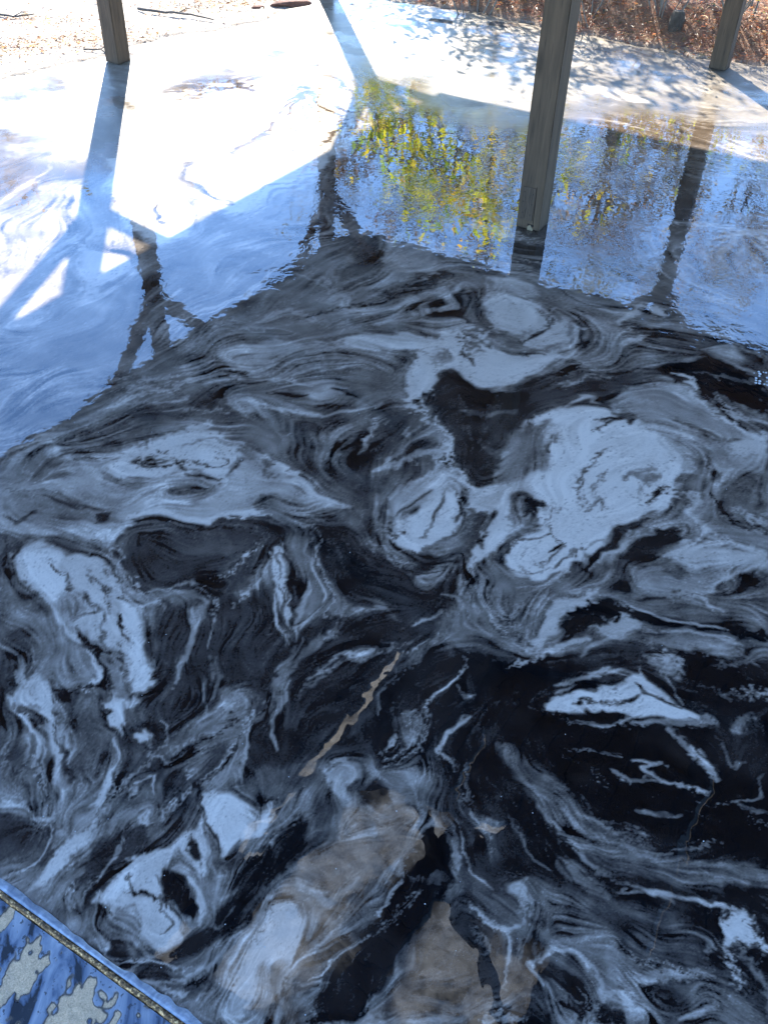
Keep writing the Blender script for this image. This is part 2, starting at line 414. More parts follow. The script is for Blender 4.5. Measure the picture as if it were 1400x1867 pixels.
SHAPES = [
(0,0.46,0.1792,0.0,[-3.474,6.794,1.319,9.658,2.971,7.092,2.075,4.395,1.081,4.863,0.489,4.588,-0.065,4.753,-0.488,3.931,-1.042,4.0,-1.051,3.027,-1.697,2.615]),
(0,0.2,0.086,0.0,[-2.577,5.418,-2.215,5.862,-1.764,5.915,-1.681,5.33,-1.348,4.936,-1.393,4.412,-1.757,4.378,-1.964,3.807]),
(0,0.93,0.0602,0.0,[-1.502,5.635,-1.041,5.999,-0.391,6.42,-0.213,5.583,-0.318,4.728,-0.748,4.025,-1.131,4.437,-1.423,5.01]),
(0,0.97,0.0356,0.0,[-1.508,4.763,-1.119,4.801,-0.899,3.897,-1.01,3.723,-1.199,3.871]),  # sunlight put into the tone: bright tip beside the left post's shadow
(0,0.8,0.0269,0.0,[-1.371,3.747,-1.08,3.613,-1.069,3.465,-1.219,3.268]),  # pale patch around a sunlit brace gap, its brightness painted into the tone
(0,0.7,0.0247,0.0,[-1.452,2.998,-1.393,3.346,-1.308,3.132,-1.372,3.004]),  # same for the smaller sunlit brace gap: light painted as pale tone
(1,0.45,0.0304,0.0266,[-1.073,6.708,-0.658,7.032,-0.36,7.214]),
(1,0.3,0.0207,0.0173,[-1.628,6.21,-1.211,6.203,-0.743,6.376,-0.308,6.197]),
(1,0.25,0.0215,0.0144,[-1.435,6.472,-1.056,6.583,-0.618,6.575]),
(1,0.25,0.0199,0.0149,[-1.438,5.953,-1.116,6.045,-0.855,5.861]),
(1,0.25,0.0288,0.0256,[-2.419,5.682,-2.087,5.877,-1.674,5.819]),
(1,0.22,0.027,0.021,[-2.275,5.266,-1.976,5.39,-1.681,5.33]),
(1,0.25,0.022,0.0165,[-1.842,4.654,-1.575,4.913,-1.363,4.627]),
(1,0.25,0.0229,0.0172,[-2.188,5.014,-1.8,5.097,-1.546,4.916]),
(1,0.3,0.0207,0.0129,[-1.918,4.231,-1.777,4.445,-1.497,4.402]),
(1,0.4,0.0192,0.0128,[-1.345,5.653,-1.14,5.777]),
(0,0.2,0.0294,0.0,[-0.906,6.862,-0.765,6.948,-0.702,6.503,-0.826,6.487]),
(1,0.35,0.0406,0.0338,[-0.103,6.336,0.586,6.081,1.383,5.758,2.064,5.282]),
(1,0.3,0.0285,0.0178,[1.168,6.611,1.613,6.091,2.227,5.851]),
(1,0.3,0.026,0.0195,[1.365,5.659,1.793,5.428,2.153,5.377]),
(1,0.3,0.0226,0.0161,[0.397,5.65,0.87,5.559,1.316,5.379]),
(1,0.9,0.0498,0.0534,[-0.037,6.585,0.608,6.422,1.211,6.153,1.502,5.871]),
(1,0.35,0.0302,0.0264,[1.415,7.028,1.891,6.577,2.32,6.172]),
(1,0.3,0.0248,0.0186,[1.108,5.446,1.422,5.134,1.93,5.023]),
(0,0.36,0.1127,0.0,[-1.697,2.615,-1.051,3.027,-0.888,3.578,-0.381,3.829,-0.169,4.526,0.103,4.483,0.467,4.253,1.036,4.569,1.97,4.081,1.604,2.978,1.141,3.183,0.645,3.502,-0.045,3.912,-0.434,3.419,-0.886,2.668,-1.191,2.221,-1.457,2.049]),
(0,0.22,0.0819,0.0,[-0.358,4.509,-0.25,5.047,-0.082,5.456,0.418,5.418,0.835,5.242,1.505,4.829,1.499,4.22,1.025,3.73,0.653,3.575,0.319,3.832,-0.048,4.027,-0.288,3.892]),
(0,0.3,0.1139,0.0,[0.529,5.211,1.158,5.362,1.188,4.653,0.829,4.043,0.467,4.253]),
(0,0.34,0.0979,0.0,[1.105,4.186,1.729,4.119,1.517,3.383,1.2,3.45]),
(0,0.42,0.0617,0.0,[-0.886,2.668,-0.434,3.419,-0.071,3.967,0.246,3.826,0.609,3.596,0.912,3.338,1.407,3.003,1.294,2.61,1.055,2.796,0.691,2.843,0.179,2.881,-0.302,2.923,-0.613,2.619,-0.919,2.351,-1.057,2.342]),
(0,0.25,0.0234,0.0,[-0.191,3.9,-0.07,3.938,-0.04,3.697,-0.08,3.494,-0.212,3.436,-0.263,3.528,-0.18,3.685]),
(0,0.58,0.0235,0.0,[-0.044,3.857,0.198,3.822,0.194,3.613,0.01,3.501,-0.06,3.593]),
(1,0.66,0.0181,0.0158,[-0.227,3.32,-0.034,3.45,0.124,3.608,0.193,3.564]),
(1,0.7,0.0195,0.0195,[-0.199,3.213,0.014,3.272,0.19,3.42,0.252,3.289,0.122,3.236,-0.068,3.138]),
(1,0.62,0.0168,0.0126,[-0.542,3.063,-0.416,3.24,-0.278,3.123]),
(1,0.6,0.0155,0.0111,[-0.399,3.517,-0.279,3.431,-0.223,3.254]),
(1,0.7,0.0109,0.0087,[-0.254,3.387,-0.162,3.325,-0.222,3.233]),
(0,0.12,0.0183,0.0,[0.101,3.508,0.217,3.615,0.285,3.571,0.191,3.467,0.056,3.433]),
(0,0.08,0.0216,0.0,[0.122,3.215,0.188,3.352,0.324,3.431,0.356,3.211,0.373,3.128,0.29,3.164,0.185,3.198]),
(0,0.25,0.0215,0.0,[0.279,3.427,0.405,3.301,0.457,3.134,0.472,3.055,0.349,3.086,0.292,3.206]),
(0,0.82,0.0218,0.0,[0.369,3.434,0.5,3.398,0.622,3.295,0.61,3.187,0.517,3.098,0.373,3.128,0.359,3.254]),
(0,0.72,0.0228,0.0,[0.4,3.58,0.558,3.543,0.59,3.404,0.411,3.391]),
(0,0.8,0.0169,0.0,[0.538,3.099,0.637,3.231,0.696,3.193,0.659,3.068,0.568,2.983,0.508,2.998]),
(1,0.7,0.0128,0.0128,[0.661,3.254,0.723,3.153,0.67,2.99]),
(1,0.15,0.0064,0.0075,[0.729,3.281,0.733,3.154,0.697,3.011]),
(1,0.12,0.0064,0.0053,[0.6,3.293,0.621,3.188,0.557,3.081,0.489,3.016]),
(1,0.8,0.0132,0.0176,[0.868,3.205,1.001,3.345,1.07,3.306,1.079,3.242]),
(1,0.65,0.0151,0.013,[0.904,3.166,1.042,3.218]),
(1,0.85,0.0085,0.0064,[0.908,3.065,1.002,3.124]),
(0,0.22,0.025,0.0,[0.825,3.202,1.141,3.183,1.407,3.003,1.333,2.745,1.214,2.806,1.167,3.025,0.967,3.05]),
(0,0.55,0.029,0.0,[1.167,3.025,1.282,3.072,1.314,2.884,1.242,2.916]),
(0,0.07,0.0159,0.0,[0.897,2.893,1.067,2.941,1.2,2.988,1.354,2.815,1.285,2.577,1.236,2.671,1.137,2.732,1.035,2.794]),
(1,0.3,0.0121,0.008,[1.071,2.868,1.223,2.842,1.354,2.815]),
(0,0.6,0.0237,0.0,[-0.62,2.901,-0.43,2.991,-0.226,2.986,-0.14,2.897,-0.237,2.853,-0.405,2.77,-0.554,2.725]),
(0,0.38,0.0194,0.0,[-0.296,2.849,-0.144,2.972,0.009,2.945,0.051,2.765,0.071,2.597,-0.014,2.608,-0.128,2.65,-0.21,2.747]),
(0,0.82,0.0164,0.0,[-0.207,3.007,0.017,3.083,0.141,3.071,0.182,3.034,0.12,2.933,0.039,2.947,-0.082,2.938]),
(0,0.3,0.0151,0.0,[-0.8,2.708,-0.606,2.81,-0.401,2.735,-0.464,2.628,-0.702,2.597]),
(1,0.65,0.0092,0.0083,[-0.86,2.554,-0.716,2.573,-0.666,2.599]),
(1,0.75,0.0075,0.0056,[-0.905,2.667,-0.748,2.637,-0.718,2.679]),
(1,0.7,0.0054,0.0045,[-0.792,2.495,-0.636,2.536,-0.524,2.527]),
(1,0.08,0.0056,0.0075,[-0.4,2.639,-0.333,2.63,-0.286,2.647]),
(1,0.1,0.0057,0.0066,[-0.206,2.686,-0.148,2.672,-0.099,2.635]),
(1,0.1,0.0057,0.0048,[-0.592,2.722,-0.511,2.693,-0.4,2.724]),
(0,0.62,0.0184,0.0,[-0.557,2.622,-0.442,2.597,-0.394,2.504,-0.47,2.531,-0.529,2.559]),
(1,0.78,0.0092,0.0074,[-0.481,2.611,-0.381,2.552,-0.212,2.515,-0.014,2.608]),
(1,0.7,0.0077,0.0067,[-0.459,2.731,-0.284,2.708,-0.229,2.746]),
(0,0.88,0.0119,0.0,[0.12,2.952,0.183,3.074,0.331,3.125,0.384,2.97,0.503,2.941,0.711,2.993,0.58,2.908,0.46,2.792,0.426,2.737,0.328,2.707,0.272,2.744,0.218,2.847,0.158,2.807,0.137,2.667,0.08,2.63,0.07,2.766]),
(0,0.45,0.0121,0.0,[0.15,2.954,0.202,2.996,0.23,2.922,0.188,2.852,0.149,2.879]),
(1,0.15,0.0062,0.0051,[0.278,3.122,0.282,2.963,0.319,2.891]),
(0,0.4,0.0123,0.0,[0.295,3.042,0.337,3.045,0.353,2.968,0.311,2.946]),
(0,0.3,0.0123,0.0,[0.407,3.011,0.472,3.055,0.568,2.983,0.501,2.922,0.442,2.936]),
(1,0.85,0.0112,0.015,[0.099,2.733,0.084,2.598,0.135,2.506]),
(0,0.14,0.0112,0.0,[0.168,2.826,0.227,2.841,0.272,2.727,0.346,2.681,0.455,2.736,0.489,2.794,0.703,2.935,0.603,2.766,0.511,2.625,0.423,2.462,0.337,2.256,0.298,2.174,0.258,2.198,0.23,2.362,0.171,2.508,0.136,2.634]),
(0,0.05,0.0155,0.0,[0.236,2.812,0.308,2.695,0.443,2.704,0.528,2.796,0.701,2.917,0.556,2.694,0.416,2.603,0.285,2.611,0.251,2.692]),
(1,0.35,0.0112,0.0093,[0.257,2.593,0.356,2.551,0.452,2.589]),
(1,0.22,0.0143,0.0125,[0.277,2.424,0.343,2.34,0.402,2.431]),
(0,0.28,0.0177,0.0,[-0.245,2.577,0.061,2.613,-0.03,2.527,-0.115,2.4,-0.14,2.229,-0.102,2.151,-0.174,2.227,-0.239,2.392]),
(0,0.22,0.018,0.0,[-0.048,2.526,0.099,2.599,0.153,2.492,0.044,2.439,-0.026,2.405,-0.093,2.314]),
(1,0.75,0.0071,0.0062,[-0.029,2.511,-0.071,2.402,-0.094,2.328]),
(1,0.65,0.0071,0.0053,[0.044,2.47,0.071,2.411,0.011,2.292]),
(1,0.6,0.0088,0.0079,[-0.005,2.264,0.098,2.413,0.152,2.446]),
(1,0.2,0.0053,0.0044,[0.029,2.238,0.133,2.371,0.205,2.404]),
(1,0.7,0.0104,0.0087,[-0.039,2.234,0.063,2.296,0.168,2.358]),
(1,0.97,0.0069,0.0095,[0.195,2.442,0.213,2.333,0.229,2.21,0.272,2.16]),
(1,0.8,0.0088,0.007,[0.153,2.507,0.196,2.419,0.166,2.274,0.165,2.193]),
(0,0.72,0.01,0.0,[0.023,2.12,0.064,2.187,0.149,2.273,0.218,2.277,0.249,2.198,0.214,2.143,0.147,2.114,0.065,2.035,0.03,1.985,0.009,1.984]),
(0,0.93,0.008,0.0,[0.01,1.972,0.097,2.049,0.147,2.127,0.222,2.144,0.245,2.107,0.21,2.043,0.225,1.996,0.159,1.934,0.097,1.885,0.058,1.894,0.022,1.926]),
(1,0.12,0.0047,0.0039,[0.033,1.974,0.057,1.963,0.026,1.943]),
(1,0.25,0.0033,0.0033,[0.02,2.008,0.081,2.073,0.147,2.14]),
(1,0.35,0.0032,0.0032,[0.172,2.128,0.154,2.064,0.105,1.942]),
(1,0.25,0.0048,0.0032,[-0.001,2.081,-0.015,2.006,0.01,1.961]),
(1,0.6,0.0081,0.0072,[-0.019,2.13,-0.026,2.006,0.002,1.96]),
(0,0.04,0.0066,0.0,[0.214,2.143,0.246,2.132,0.312,2.118,0.286,2.097,0.245,2.094,0.229,2.032,0.225,2.093]),
(0,0.8,0.0134,0.0,[0.248,2.171,0.333,2.189,0.443,2.29,0.515,2.322,0.498,2.159,0.424,2.079,0.325,2.074,0.26,2.07,0.233,2.02,0.245,2.094]),
(0,0.9,0.0109,0.0,[0.305,2.0,0.36,2.101,0.424,2.079,0.399,1.982,0.315,1.908,0.264,1.839,0.228,1.769,0.221,1.712,0.207,1.721,0.214,1.794,0.254,1.882]),
(0,0.3,0.0098,0.0,[0.371,2.139,0.415,2.168,0.468,2.119,0.443,2.032,0.411,1.947,0.365,1.956,0.381,2.052]),
(0,0.08,0.0082,0.0,[0.413,2.142,0.468,2.119,0.448,2.032,0.422,2.067]),
(0,0.62,0.0065,0.0,[0.381,2.052,0.406,2.066,0.409,2.006,0.38,1.98]),
(0,0.95,0.012,0.0,[0.4,2.401,0.465,2.526,0.566,2.612,0.684,2.653,0.785,2.578,0.91,2.554,1.019,2.469,1.106,2.386,1.031,2.297,0.92,2.263,0.853,2.103,0.719,1.999,0.593,1.9,0.507,1.83,0.434,1.788,0.375,1.791,0.348,1.843,0.363,1.933,0.44,1.996,0.475,2.107,0.435,2.208,0.404,2.233,0.443,2.29,0.515,2.322,0.453,2.405]),
(0,0.42,0.0282,0.0,[0.393,2.431,0.463,2.511,0.557,2.532,0.507,2.408,0.512,2.294,0.438,2.235,0.366,2.178,0.334,2.202,0.367,2.313]),
(1,0.3,0.0054,0.0054,[0.492,2.349,0.536,2.424,0.557,2.456]),
(1,0.22,0.0035,0.0035,[0.588,2.088,0.585,2.19,0.647,2.33,0.736,2.392]),
(1,0.45,0.0033,0.0025,[0.553,2.074,0.547,2.086,0.491,2.096]),
(1,0.15,0.0056,0.0056,[0.675,2.463,0.745,2.56,0.786,2.584]),
(1,0.1,0.0075,0.0056,[0.689,2.556,0.787,2.594]),
(0,0.15,0.0056,0.0,[0.793,2.572,0.829,2.565,0.797,2.541]),
(0,0.42,0.0086,0.0,[0.73,2.252,0.847,2.328,0.842,2.258,0.812,2.19,0.782,2.163,0.811,2.23,0.764,2.254,0.74,2.212]),
(1,0.06,0.0051,0.0068,[0.812,2.146,0.869,2.22]),
(1,0.05,0.0047,0.0047,[0.469,1.894,0.519,1.93]),
(1,0.35,0.0031,0.0023,[0.379,1.845,0.399,1.814,0.478,1.839,0.6,1.946,0.687,1.997]),
(1,0.4,0.0031,0.0024,[0.465,2.009,0.518,1.919,0.448,1.849,0.391,1.89]),
(1,0.5,0.0034,0.0026,[0.616,2.115,0.657,2.221,0.682,2.276]),
(1,0.35,0.0033,0.0033,[0.603,2.077,0.637,2.142,0.654,2.092]),
(0,0.62,0.0261,0.0,[0.749,2.707,0.924,2.822,1.035,2.794,1.101,2.663,1.201,2.541,1.258,2.483,1.176,2.198,1.063,2.218,0.944,2.292,0.897,2.492,0.79,2.61]),
(0,0.2,0.0197,0.0,[0.681,2.771,0.83,2.852,0.978,2.898,0.944,2.824,0.787,2.709,0.705,2.67]),
(1,0.9,0.0077,0.0077,[1.011,2.864,1.063,2.832,1.055,2.71,1.157,2.585,1.221,2.481,1.267,2.514]),
(1,0.06,0.0058,0.0068,[1.093,2.834,1.088,2.729,1.17,2.634,1.197,2.525]),
(1,0.8,0.0077,0.0077,[1.137,2.732,1.199,2.604,1.285,2.577]),
(1,0.3,0.013,0.013,[0.984,2.559,1.074,2.472,1.166,2.478]),
(1,0.25,0.0123,0.0105,[1.016,2.38,1.025,2.269,0.994,2.214]),
(0,0.85,0.0182,0.0,[1.111,2.474,1.258,2.483,1.232,2.393,1.11,2.4]),
(0,0.18,0.0192,0.0,[0.489,2.794,0.651,2.84,0.779,2.778,0.7,2.637,0.568,2.629,0.506,2.576,0.425,2.493]),
(1,0.7,0.0096,0.0067,[0.606,2.631,0.672,2.702,0.722,2.655]),
(1,0.6,0.0079,0.0059,[0.564,2.763,0.686,2.807,0.805,2.814]),
(0,0.5,0.0133,0.0,[0.948,2.159,1.084,2.3,1.207,2.307,1.104,1.95,1.002,1.979,0.924,1.986,0.878,2.031]),
(0,0.3,0.0136,0.0,[1.059,2.271,1.19,2.306,1.124,2.195,1.161,2.145,1.092,2.019,1.023,2.063,1.009,2.137]),
(1,0.78,0.0082,0.0082,[0.903,2.182,0.948,2.159,0.908,2.094,0.956,1.988,1.025,1.946,1.098,1.927]),
(1,0.05,0.005,0.005,[1.005,2.188,1.019,2.112,1.05,2.041,1.125,2.021]),
(1,0.8,0.0083,0.0075,[1.07,2.115,1.102,2.055,1.139,2.07]),
(1,0.7,0.0089,0.0071,[1.021,2.324,1.102,2.301,1.232,2.393]),
(1,0.42,0.0225,0.0322,[0.599,1.835,0.663,1.949,0.775,2.038,0.892,2.13]),
(1,0.05,0.008,0.0119,[0.559,1.822,0.619,1.913,0.705,2.01,0.786,2.055]),
(0,0.1,0.019,0.0,[0.582,1.823,0.64,1.903,0.752,2.001,0.87,2.031,0.871,1.96,0.782,1.91,0.668,1.882]),
(1,0.75,0.0079,0.0071,[0.584,1.834,0.625,1.902,0.713,1.963,0.805,2.027]),
(0,0.8,0.0189,0.0,[0.779,1.899,0.889,1.973,0.993,1.944,1.098,1.927,1.085,1.882,0.944,1.874,0.861,1.848,0.824,1.89]),
(0,0.38,0.0206,0.0,[0.22,1.691,0.263,1.817,0.339,1.821,0.425,1.773,0.547,1.79,0.578,1.791,0.465,1.724,0.425,1.624,0.359,1.528,0.288,1.507,0.236,1.559]),
(0,0.3,0.0204,0.0,[0.274,1.734,0.391,1.72,0.383,1.641,0.296,1.618]),
(1,0.6,0.0072,0.0057,[0.227,1.692,0.246,1.615,0.279,1.579]),
(1,0.15,0.0043,0.0028,[0.309,1.599,0.364,1.583,0.401,1.604]),
(0,0.85,0.0087,0.0,[0.344,1.51,0.416,1.605,0.436,1.663,0.448,1.703,0.543,1.758,0.59,1.771,0.567,1.719,0.504,1.686,0.458,1.607,0.41,1.549,0.357,1.502]),
(0,0.05,0.0116,0.0,[0.504,1.686,0.583,1.73,0.625,1.712,0.735,1.678,0.815,1.643,1.013,1.633,1.005,1.605,0.796,1.623,0.699,1.637,0.586,1.651,0.52,1.591,0.445,1.551,0.482,1.627]),
(0,0.78,0.0087,0.0,[0.553,1.621,0.615,1.652,0.647,1.669,0.684,1.636,0.681,1.621,0.591,1.594]),
(1,0.8,0.0056,0.0056,[0.314,1.482,0.384,1.503,0.459,1.551,0.547,1.583]),
(1,0.75,0.0044,0.0037,[0.623,1.702,0.708,1.686,0.786,1.641,0.897,1.628]),
(1,0.6,0.0071,0.0043,[0.513,1.536,0.576,1.584,0.666,1.617]),
(0,0.58,0.0153,0.0,[0.676,1.839,0.773,1.865,0.81,1.824,0.923,1.851,1.091,1.904,0.943,1.81,0.862,1.723,0.752,1.758,0.688,1.735]),
(0,0.25,0.0151,0.0,[0.928,1.809,1.085,1.882,1.019,1.653,0.927,1.687,0.892,1.725]),
(1,0.8,0.0061,0.0046,[1.091,1.904,0.949,1.831,0.882,1.745,0.897,1.685]),
(1,0.55,0.0121,0.0091,[0.691,1.755,0.809,1.751,0.867,1.806]),
(1,0.1,0.006,0.0045,[0.686,1.725,0.842,1.763]),
(0,0.5,0.0199,0.0,[0.677,1.598,0.833,1.597,0.935,1.556,0.986,1.54,0.902,1.536,0.784,1.567,0.684,1.562]),
(1,0.7,0.0043,0.0036,[0.666,1.617,0.849,1.607,0.926,1.573]),
(1,0.6,0.0042,0.0035,[0.788,1.585,0.897,1.572,0.962,1.504]),
(0,0.16,0.0195,0.0,[0.457,1.533,0.645,1.578,0.681,1.544,0.626,1.471,0.492,1.482,0.462,1.463]),
(0,0.85,0.0111,0.0,[0.685,1.526,0.737,1.546,0.761,1.53,0.741,1.468,0.71,1.483]),
(1,0.6,0.0055,0.0041,[0.667,1.543,0.698,1.491,0.732,1.392]),
(0,0.04,0.0134,0.0,[0.765,1.548,0.981,1.522,0.893,1.216,0.832,1.317,0.774,1.346,0.739,1.425]),
(1,0.35,0.0054,0.0041,[0.783,1.444,0.859,1.422,0.949,1.41]),
(1,0.35,0.0112,0.007,[0.851,1.498,0.958,1.539]),
(0,0.1,0.0612,0.0,[0.179,1.538,0.427,1.514,0.695,1.474,1.057,1.543,0.932,0.957,0.777,0.64,0.567,0.83,0.414,0.891,0.318,0.933,0.196,0.952,0.143,1.115,0.121,1.333]),
(0,0.93,0.0067,0.0,[0.371,1.36,0.495,1.406,0.581,1.443,0.647,1.472,0.665,1.493,0.663,1.447,0.718,1.391,0.774,1.346,0.742,1.321,0.682,1.342,0.592,1.35,0.514,1.35,0.408,1.342]),
(1,0.1,0.004,0.004,[0.477,1.373,0.558,1.384,0.636,1.412]),
(1,0.15,0.0027,0.0027,[0.622,1.445,0.656,1.413,0.728,1.376]),
(1,0.6,0.0082,0.0068,[0.431,1.428,0.487,1.447,0.574,1.486,0.64,1.471]),
(1,0.55,0.0067,0.0054,[0.427,1.395,0.498,1.431]),
(1,0.5,0.0092,0.0079,[0.575,1.329,0.665,1.325,0.77,1.33,0.8,1.347]),
(0,0.06,0.0191,0.0,[0.193,1.539,0.315,1.491,0.413,1.513,0.419,1.444,0.359,1.375,0.282,1.405,0.217,1.452]),
(0,0.05,0.0198,0.0,[0.355,1.327,0.591,1.346,0.688,1.311,0.711,1.237,0.76,1.182,0.881,1.173,0.831,1.001,0.721,1.021,0.586,1.041,0.499,1.089,0.434,1.14,0.395,1.223]),
(1,0.6,0.0102,0.0076,[0.688,1.311,0.714,1.252,0.754,1.21,0.76,1.182]),
(1,0.7,0.005,0.0044,[0.582,1.22,0.646,1.227,0.604,1.203,0.633,1.162,0.741,1.153]),
(1,0.5,0.0062,0.0043,[0.528,1.193,0.574,1.174,0.621,1.162]),
(1,0.35,0.0072,0.006,[0.571,1.092,0.665,1.083]),
(1,0.35,0.0073,0.0049,[0.792,1.114,0.861,1.104]),
(1,0.4,0.0051,0.0038,[0.798,1.285,0.805,1.212,0.847,1.228]),
(1,0.35,0.0119,0.0092,[0.845,1.318,0.893,1.351]),
(1,0.3,0.0308,0.0355,[0.308,1.234,0.369,1.151,0.424,1.06,0.507,0.988,0.638,0.957,0.817,0.952]),
(1,0.5,0.0071,0.0053,[0.338,1.15,0.394,1.105,0.446,1.048,0.511,1.013,0.597,0.98,0.703,0.948]),
(1,0.42,0.0057,0.004,[0.357,1.097,0.438,0.985,0.508,0.929,0.611,0.887]),
(1,0.55,0.0059,0.0041,[0.44,1.087,0.527,1.039,0.58,1.009]),
(1,0.1,0.0056,0.0045,[0.433,0.949,0.531,0.93,0.605,0.909,0.725,0.902]),
(1,0.1,0.0046,0.0035,[0.298,1.108,0.37,0.995,0.428,0.914]),
(1,0.4,0.0069,0.0046,[0.597,0.98,0.755,0.974]),
(1,0.4,0.0068,0.0045,[0.646,0.946,0.768,0.939]),
(1,0.7,0.0056,0.005,[0.494,0.911,0.604,0.903,0.71,0.885,0.742,0.88]),
(0,0.4,0.0181,0.0,[0.369,0.983,0.434,0.961,0.484,0.916,0.48,0.893,0.407,0.925]),
(0,0.92,0.0054,0.0,[0.692,0.857,0.736,0.88,0.758,0.859,0.772,0.795,0.754,0.805,0.727,0.825,0.718,0.812,0.686,0.813]),
(1,0.8,0.0042,0.0037,[0.688,0.808,0.695,0.762,0.708,0.732]),
(1,0.35,0.0084,0.0063,[0.713,0.814,0.754,0.734,0.74,0.685]),
(1,0.5,0.0065,0.0043,[0.632,0.833,0.66,0.812,0.652,0.781]),
(0,0.22,0.0216,0.0,[0.357,0.877,0.631,0.876,0.65,0.77,0.557,0.777,0.434,0.804,0.351,0.822]),
(0,0.5,0.0107,0.0,[0.42,0.82,0.469,0.821,0.49,0.785,0.462,0.779,0.422,0.793]),
(1,0.55,0.0042,0.0031,[0.499,0.75,0.571,0.748,0.656,0.756]),
(1,0.6,0.0084,0.0063,[0.496,0.735,0.613,0.749]),
(1,0.75,0.0061,0.0051,[0.575,0.67,0.632,0.696,0.655,0.706]),
(1,0.3,0.0123,0.0102,[0.65,0.73,0.732,0.657]),
(1,0.72,0.0052,0.0042,[0.313,0.759,0.348,0.791,0.4,0.787,0.428,0.763,0.435,0.703,0.472,0.71,0.489,0.691,0.505,0.668]),
(1,0.08,0.0042,0.0042,[0.338,0.854,0.323,0.811,0.305,0.784,0.328,0.754,0.371,0.721,0.393,0.655]),
(1,0.6,0.0044,0.0038,[0.193,0.882,0.245,0.84,0.276,0.82,0.31,0.842,0.292,0.886,0.318,0.933]),
(0,0.75,0.0078,0.0,[0.261,0.913,0.307,0.933,0.324,0.876,0.307,0.864,0.287,0.886]),
(1,0.7,0.0042,0.0031,[0.275,0.809,0.266,0.757,0.258,0.717]),
(1,0.6,0.0041,0.0031,[0.325,0.779,0.302,0.758,0.34,0.72,0.365,0.672]),
(0,0.06,0.0103,0.0,[0.374,0.751,0.404,0.742,0.418,0.693,0.395,0.673,0.379,0.701]),
(0,0.9,0.0051,0.0,[0.462,0.714,0.488,0.717,0.511,0.677,0.495,0.672,0.479,0.695]),
(0,0.08,0.012,0.0,[0.153,0.649,0.255,0.678,0.345,0.672,0.349,0.626,0.133,0.619]),
(1,0.55,0.006,0.005,[0.213,0.651,0.284,0.665]),
(0,0.12,0.0081,0.0,[0.429,0.698,0.478,0.686,0.483,0.661,0.413,0.658]),
(0,0.6,0.0361,0.0,[-1.237,2.112,-1.032,2.258,-0.829,2.416,-0.717,2.393,-0.643,2.282,-0.618,2.148,-0.726,1.968,-0.76,1.851,-1.091,1.924]),
(0,0.3,0.0246,0.0,[-1.022,2.345,-0.941,2.439,-0.724,2.612,-0.52,2.496,-0.717,2.393,-0.864,2.269,-0.982,2.262]),
(0,0.44,0.0199,0.0,[-1.191,2.221,-1.074,2.341,-1.0,2.205,-1.091,2.121,-1.156,2.117]),
(1,0.75,0.0084,0.0067,[-1.048,2.343,-0.995,2.247,-0.917,2.21,-0.844,2.188]),
(1,0.15,0.0051,0.0034,[-0.97,2.251,-0.878,2.259]),
(1,0.5,0.0051,0.0034,[-0.929,2.321,-0.899,2.309]),
(0,0.88,0.0119,0.0,[-0.87,2.227,-0.777,2.345,-0.714,2.378,-0.617,2.429,-0.506,2.406,-0.455,2.293,-0.481,2.236,-0.506,2.181,-0.633,2.227,-0.689,2.17,-0.788,2.164,-0.844,2.188]),
(0,0.28,0.0119,0.0,[-0.796,2.273,-0.714,2.291,-0.688,2.251,-0.743,2.226]),
(1,0.12,0.0067,0.0075,[-0.674,2.266,-0.624,2.227,-0.607,2.18,-0.506,2.175]),
(1,0.5,0.0052,0.0043,[-0.654,2.338,-0.554,2.373,-0.476,2.32]),
(1,0.1,0.0068,0.0051,[-0.492,2.195,-0.451,2.265]),
(1,0.8,0.0089,0.0071,[-0.664,2.396,-0.587,2.461,-0.602,2.445]),
(0,0.4,0.0165,0.0,[-0.883,2.212,-0.844,2.188,-0.798,2.137,-0.831,2.136]),
(0,0.72,0.0163,0.0,[-0.683,2.144,-0.63,2.214,-0.502,2.154,-0.481,2.236,-0.407,2.324,-0.312,2.246,-0.239,2.196,-0.165,2.096,-0.098,2.075,-0.163,2.059,-0.263,2.091,-0.364,2.111,-0.385,2.022,-0.443,1.983,-0.508,1.991,-0.558,2.001,-0.697,1.981,-0.736,1.943,-0.778,1.989]),
(1,0.9,0.0111,0.0111,[-0.731,1.991,-0.655,2.007,-0.574,2.0,-0.506,1.98,-0.417,2.021,-0.336,2.013]),
(1,0.9,0.0117,0.01,[-0.386,2.297,-0.292,2.22,-0.199,2.107,-0.115,2.074]),
(0,0.45,0.0163,0.0,[-0.683,2.144,-0.556,2.178,-0.498,2.129,-0.551,2.05,-0.668,2.068]),
(1,0.8,0.0082,0.0065,[-0.233,2.118,-0.164,2.084,-0.098,2.063]),
(1,0.35,0.0103,0.0086,[-0.428,2.352,-0.352,2.299,-0.373,2.188]),
(0,0.18,0.0076,0.0,[-0.748,1.897,-0.723,1.956,-0.633,1.977,-0.518,1.955,-0.477,1.993,-0.351,2.007,-0.283,1.968,-0.258,1.878,-0.327,1.808,-0.36,1.723,-0.456,1.678,-0.532,1.694,-0.592,1.701,-0.647,1.688,-0.702,1.768,-0.748,1.83]),
(0,0.24,0.0154,0.0,[-0.627,1.949,-0.44,1.96,-0.408,1.848,-0.574,1.839]),
(1,0.6,0.0044,0.0036,[-0.631,1.679,-0.563,1.702,-0.51,1.736,-0.476,1.707]),
(1,0.9,0.0029,0.0029,[-0.733,1.83,-0.676,1.748,-0.628,1.679]),
(1,0.55,0.0101,0.0072,[-0.453,1.658,-0.503,1.695,-0.571,1.672]),
(1,0.12,0.0043,0.005,[-0.725,1.766,-0.664,1.667,-0.613,1.631]),
(1,0.85,0.0043,0.0036,[-0.688,1.706,-0.627,1.63,-0.567,1.652]),
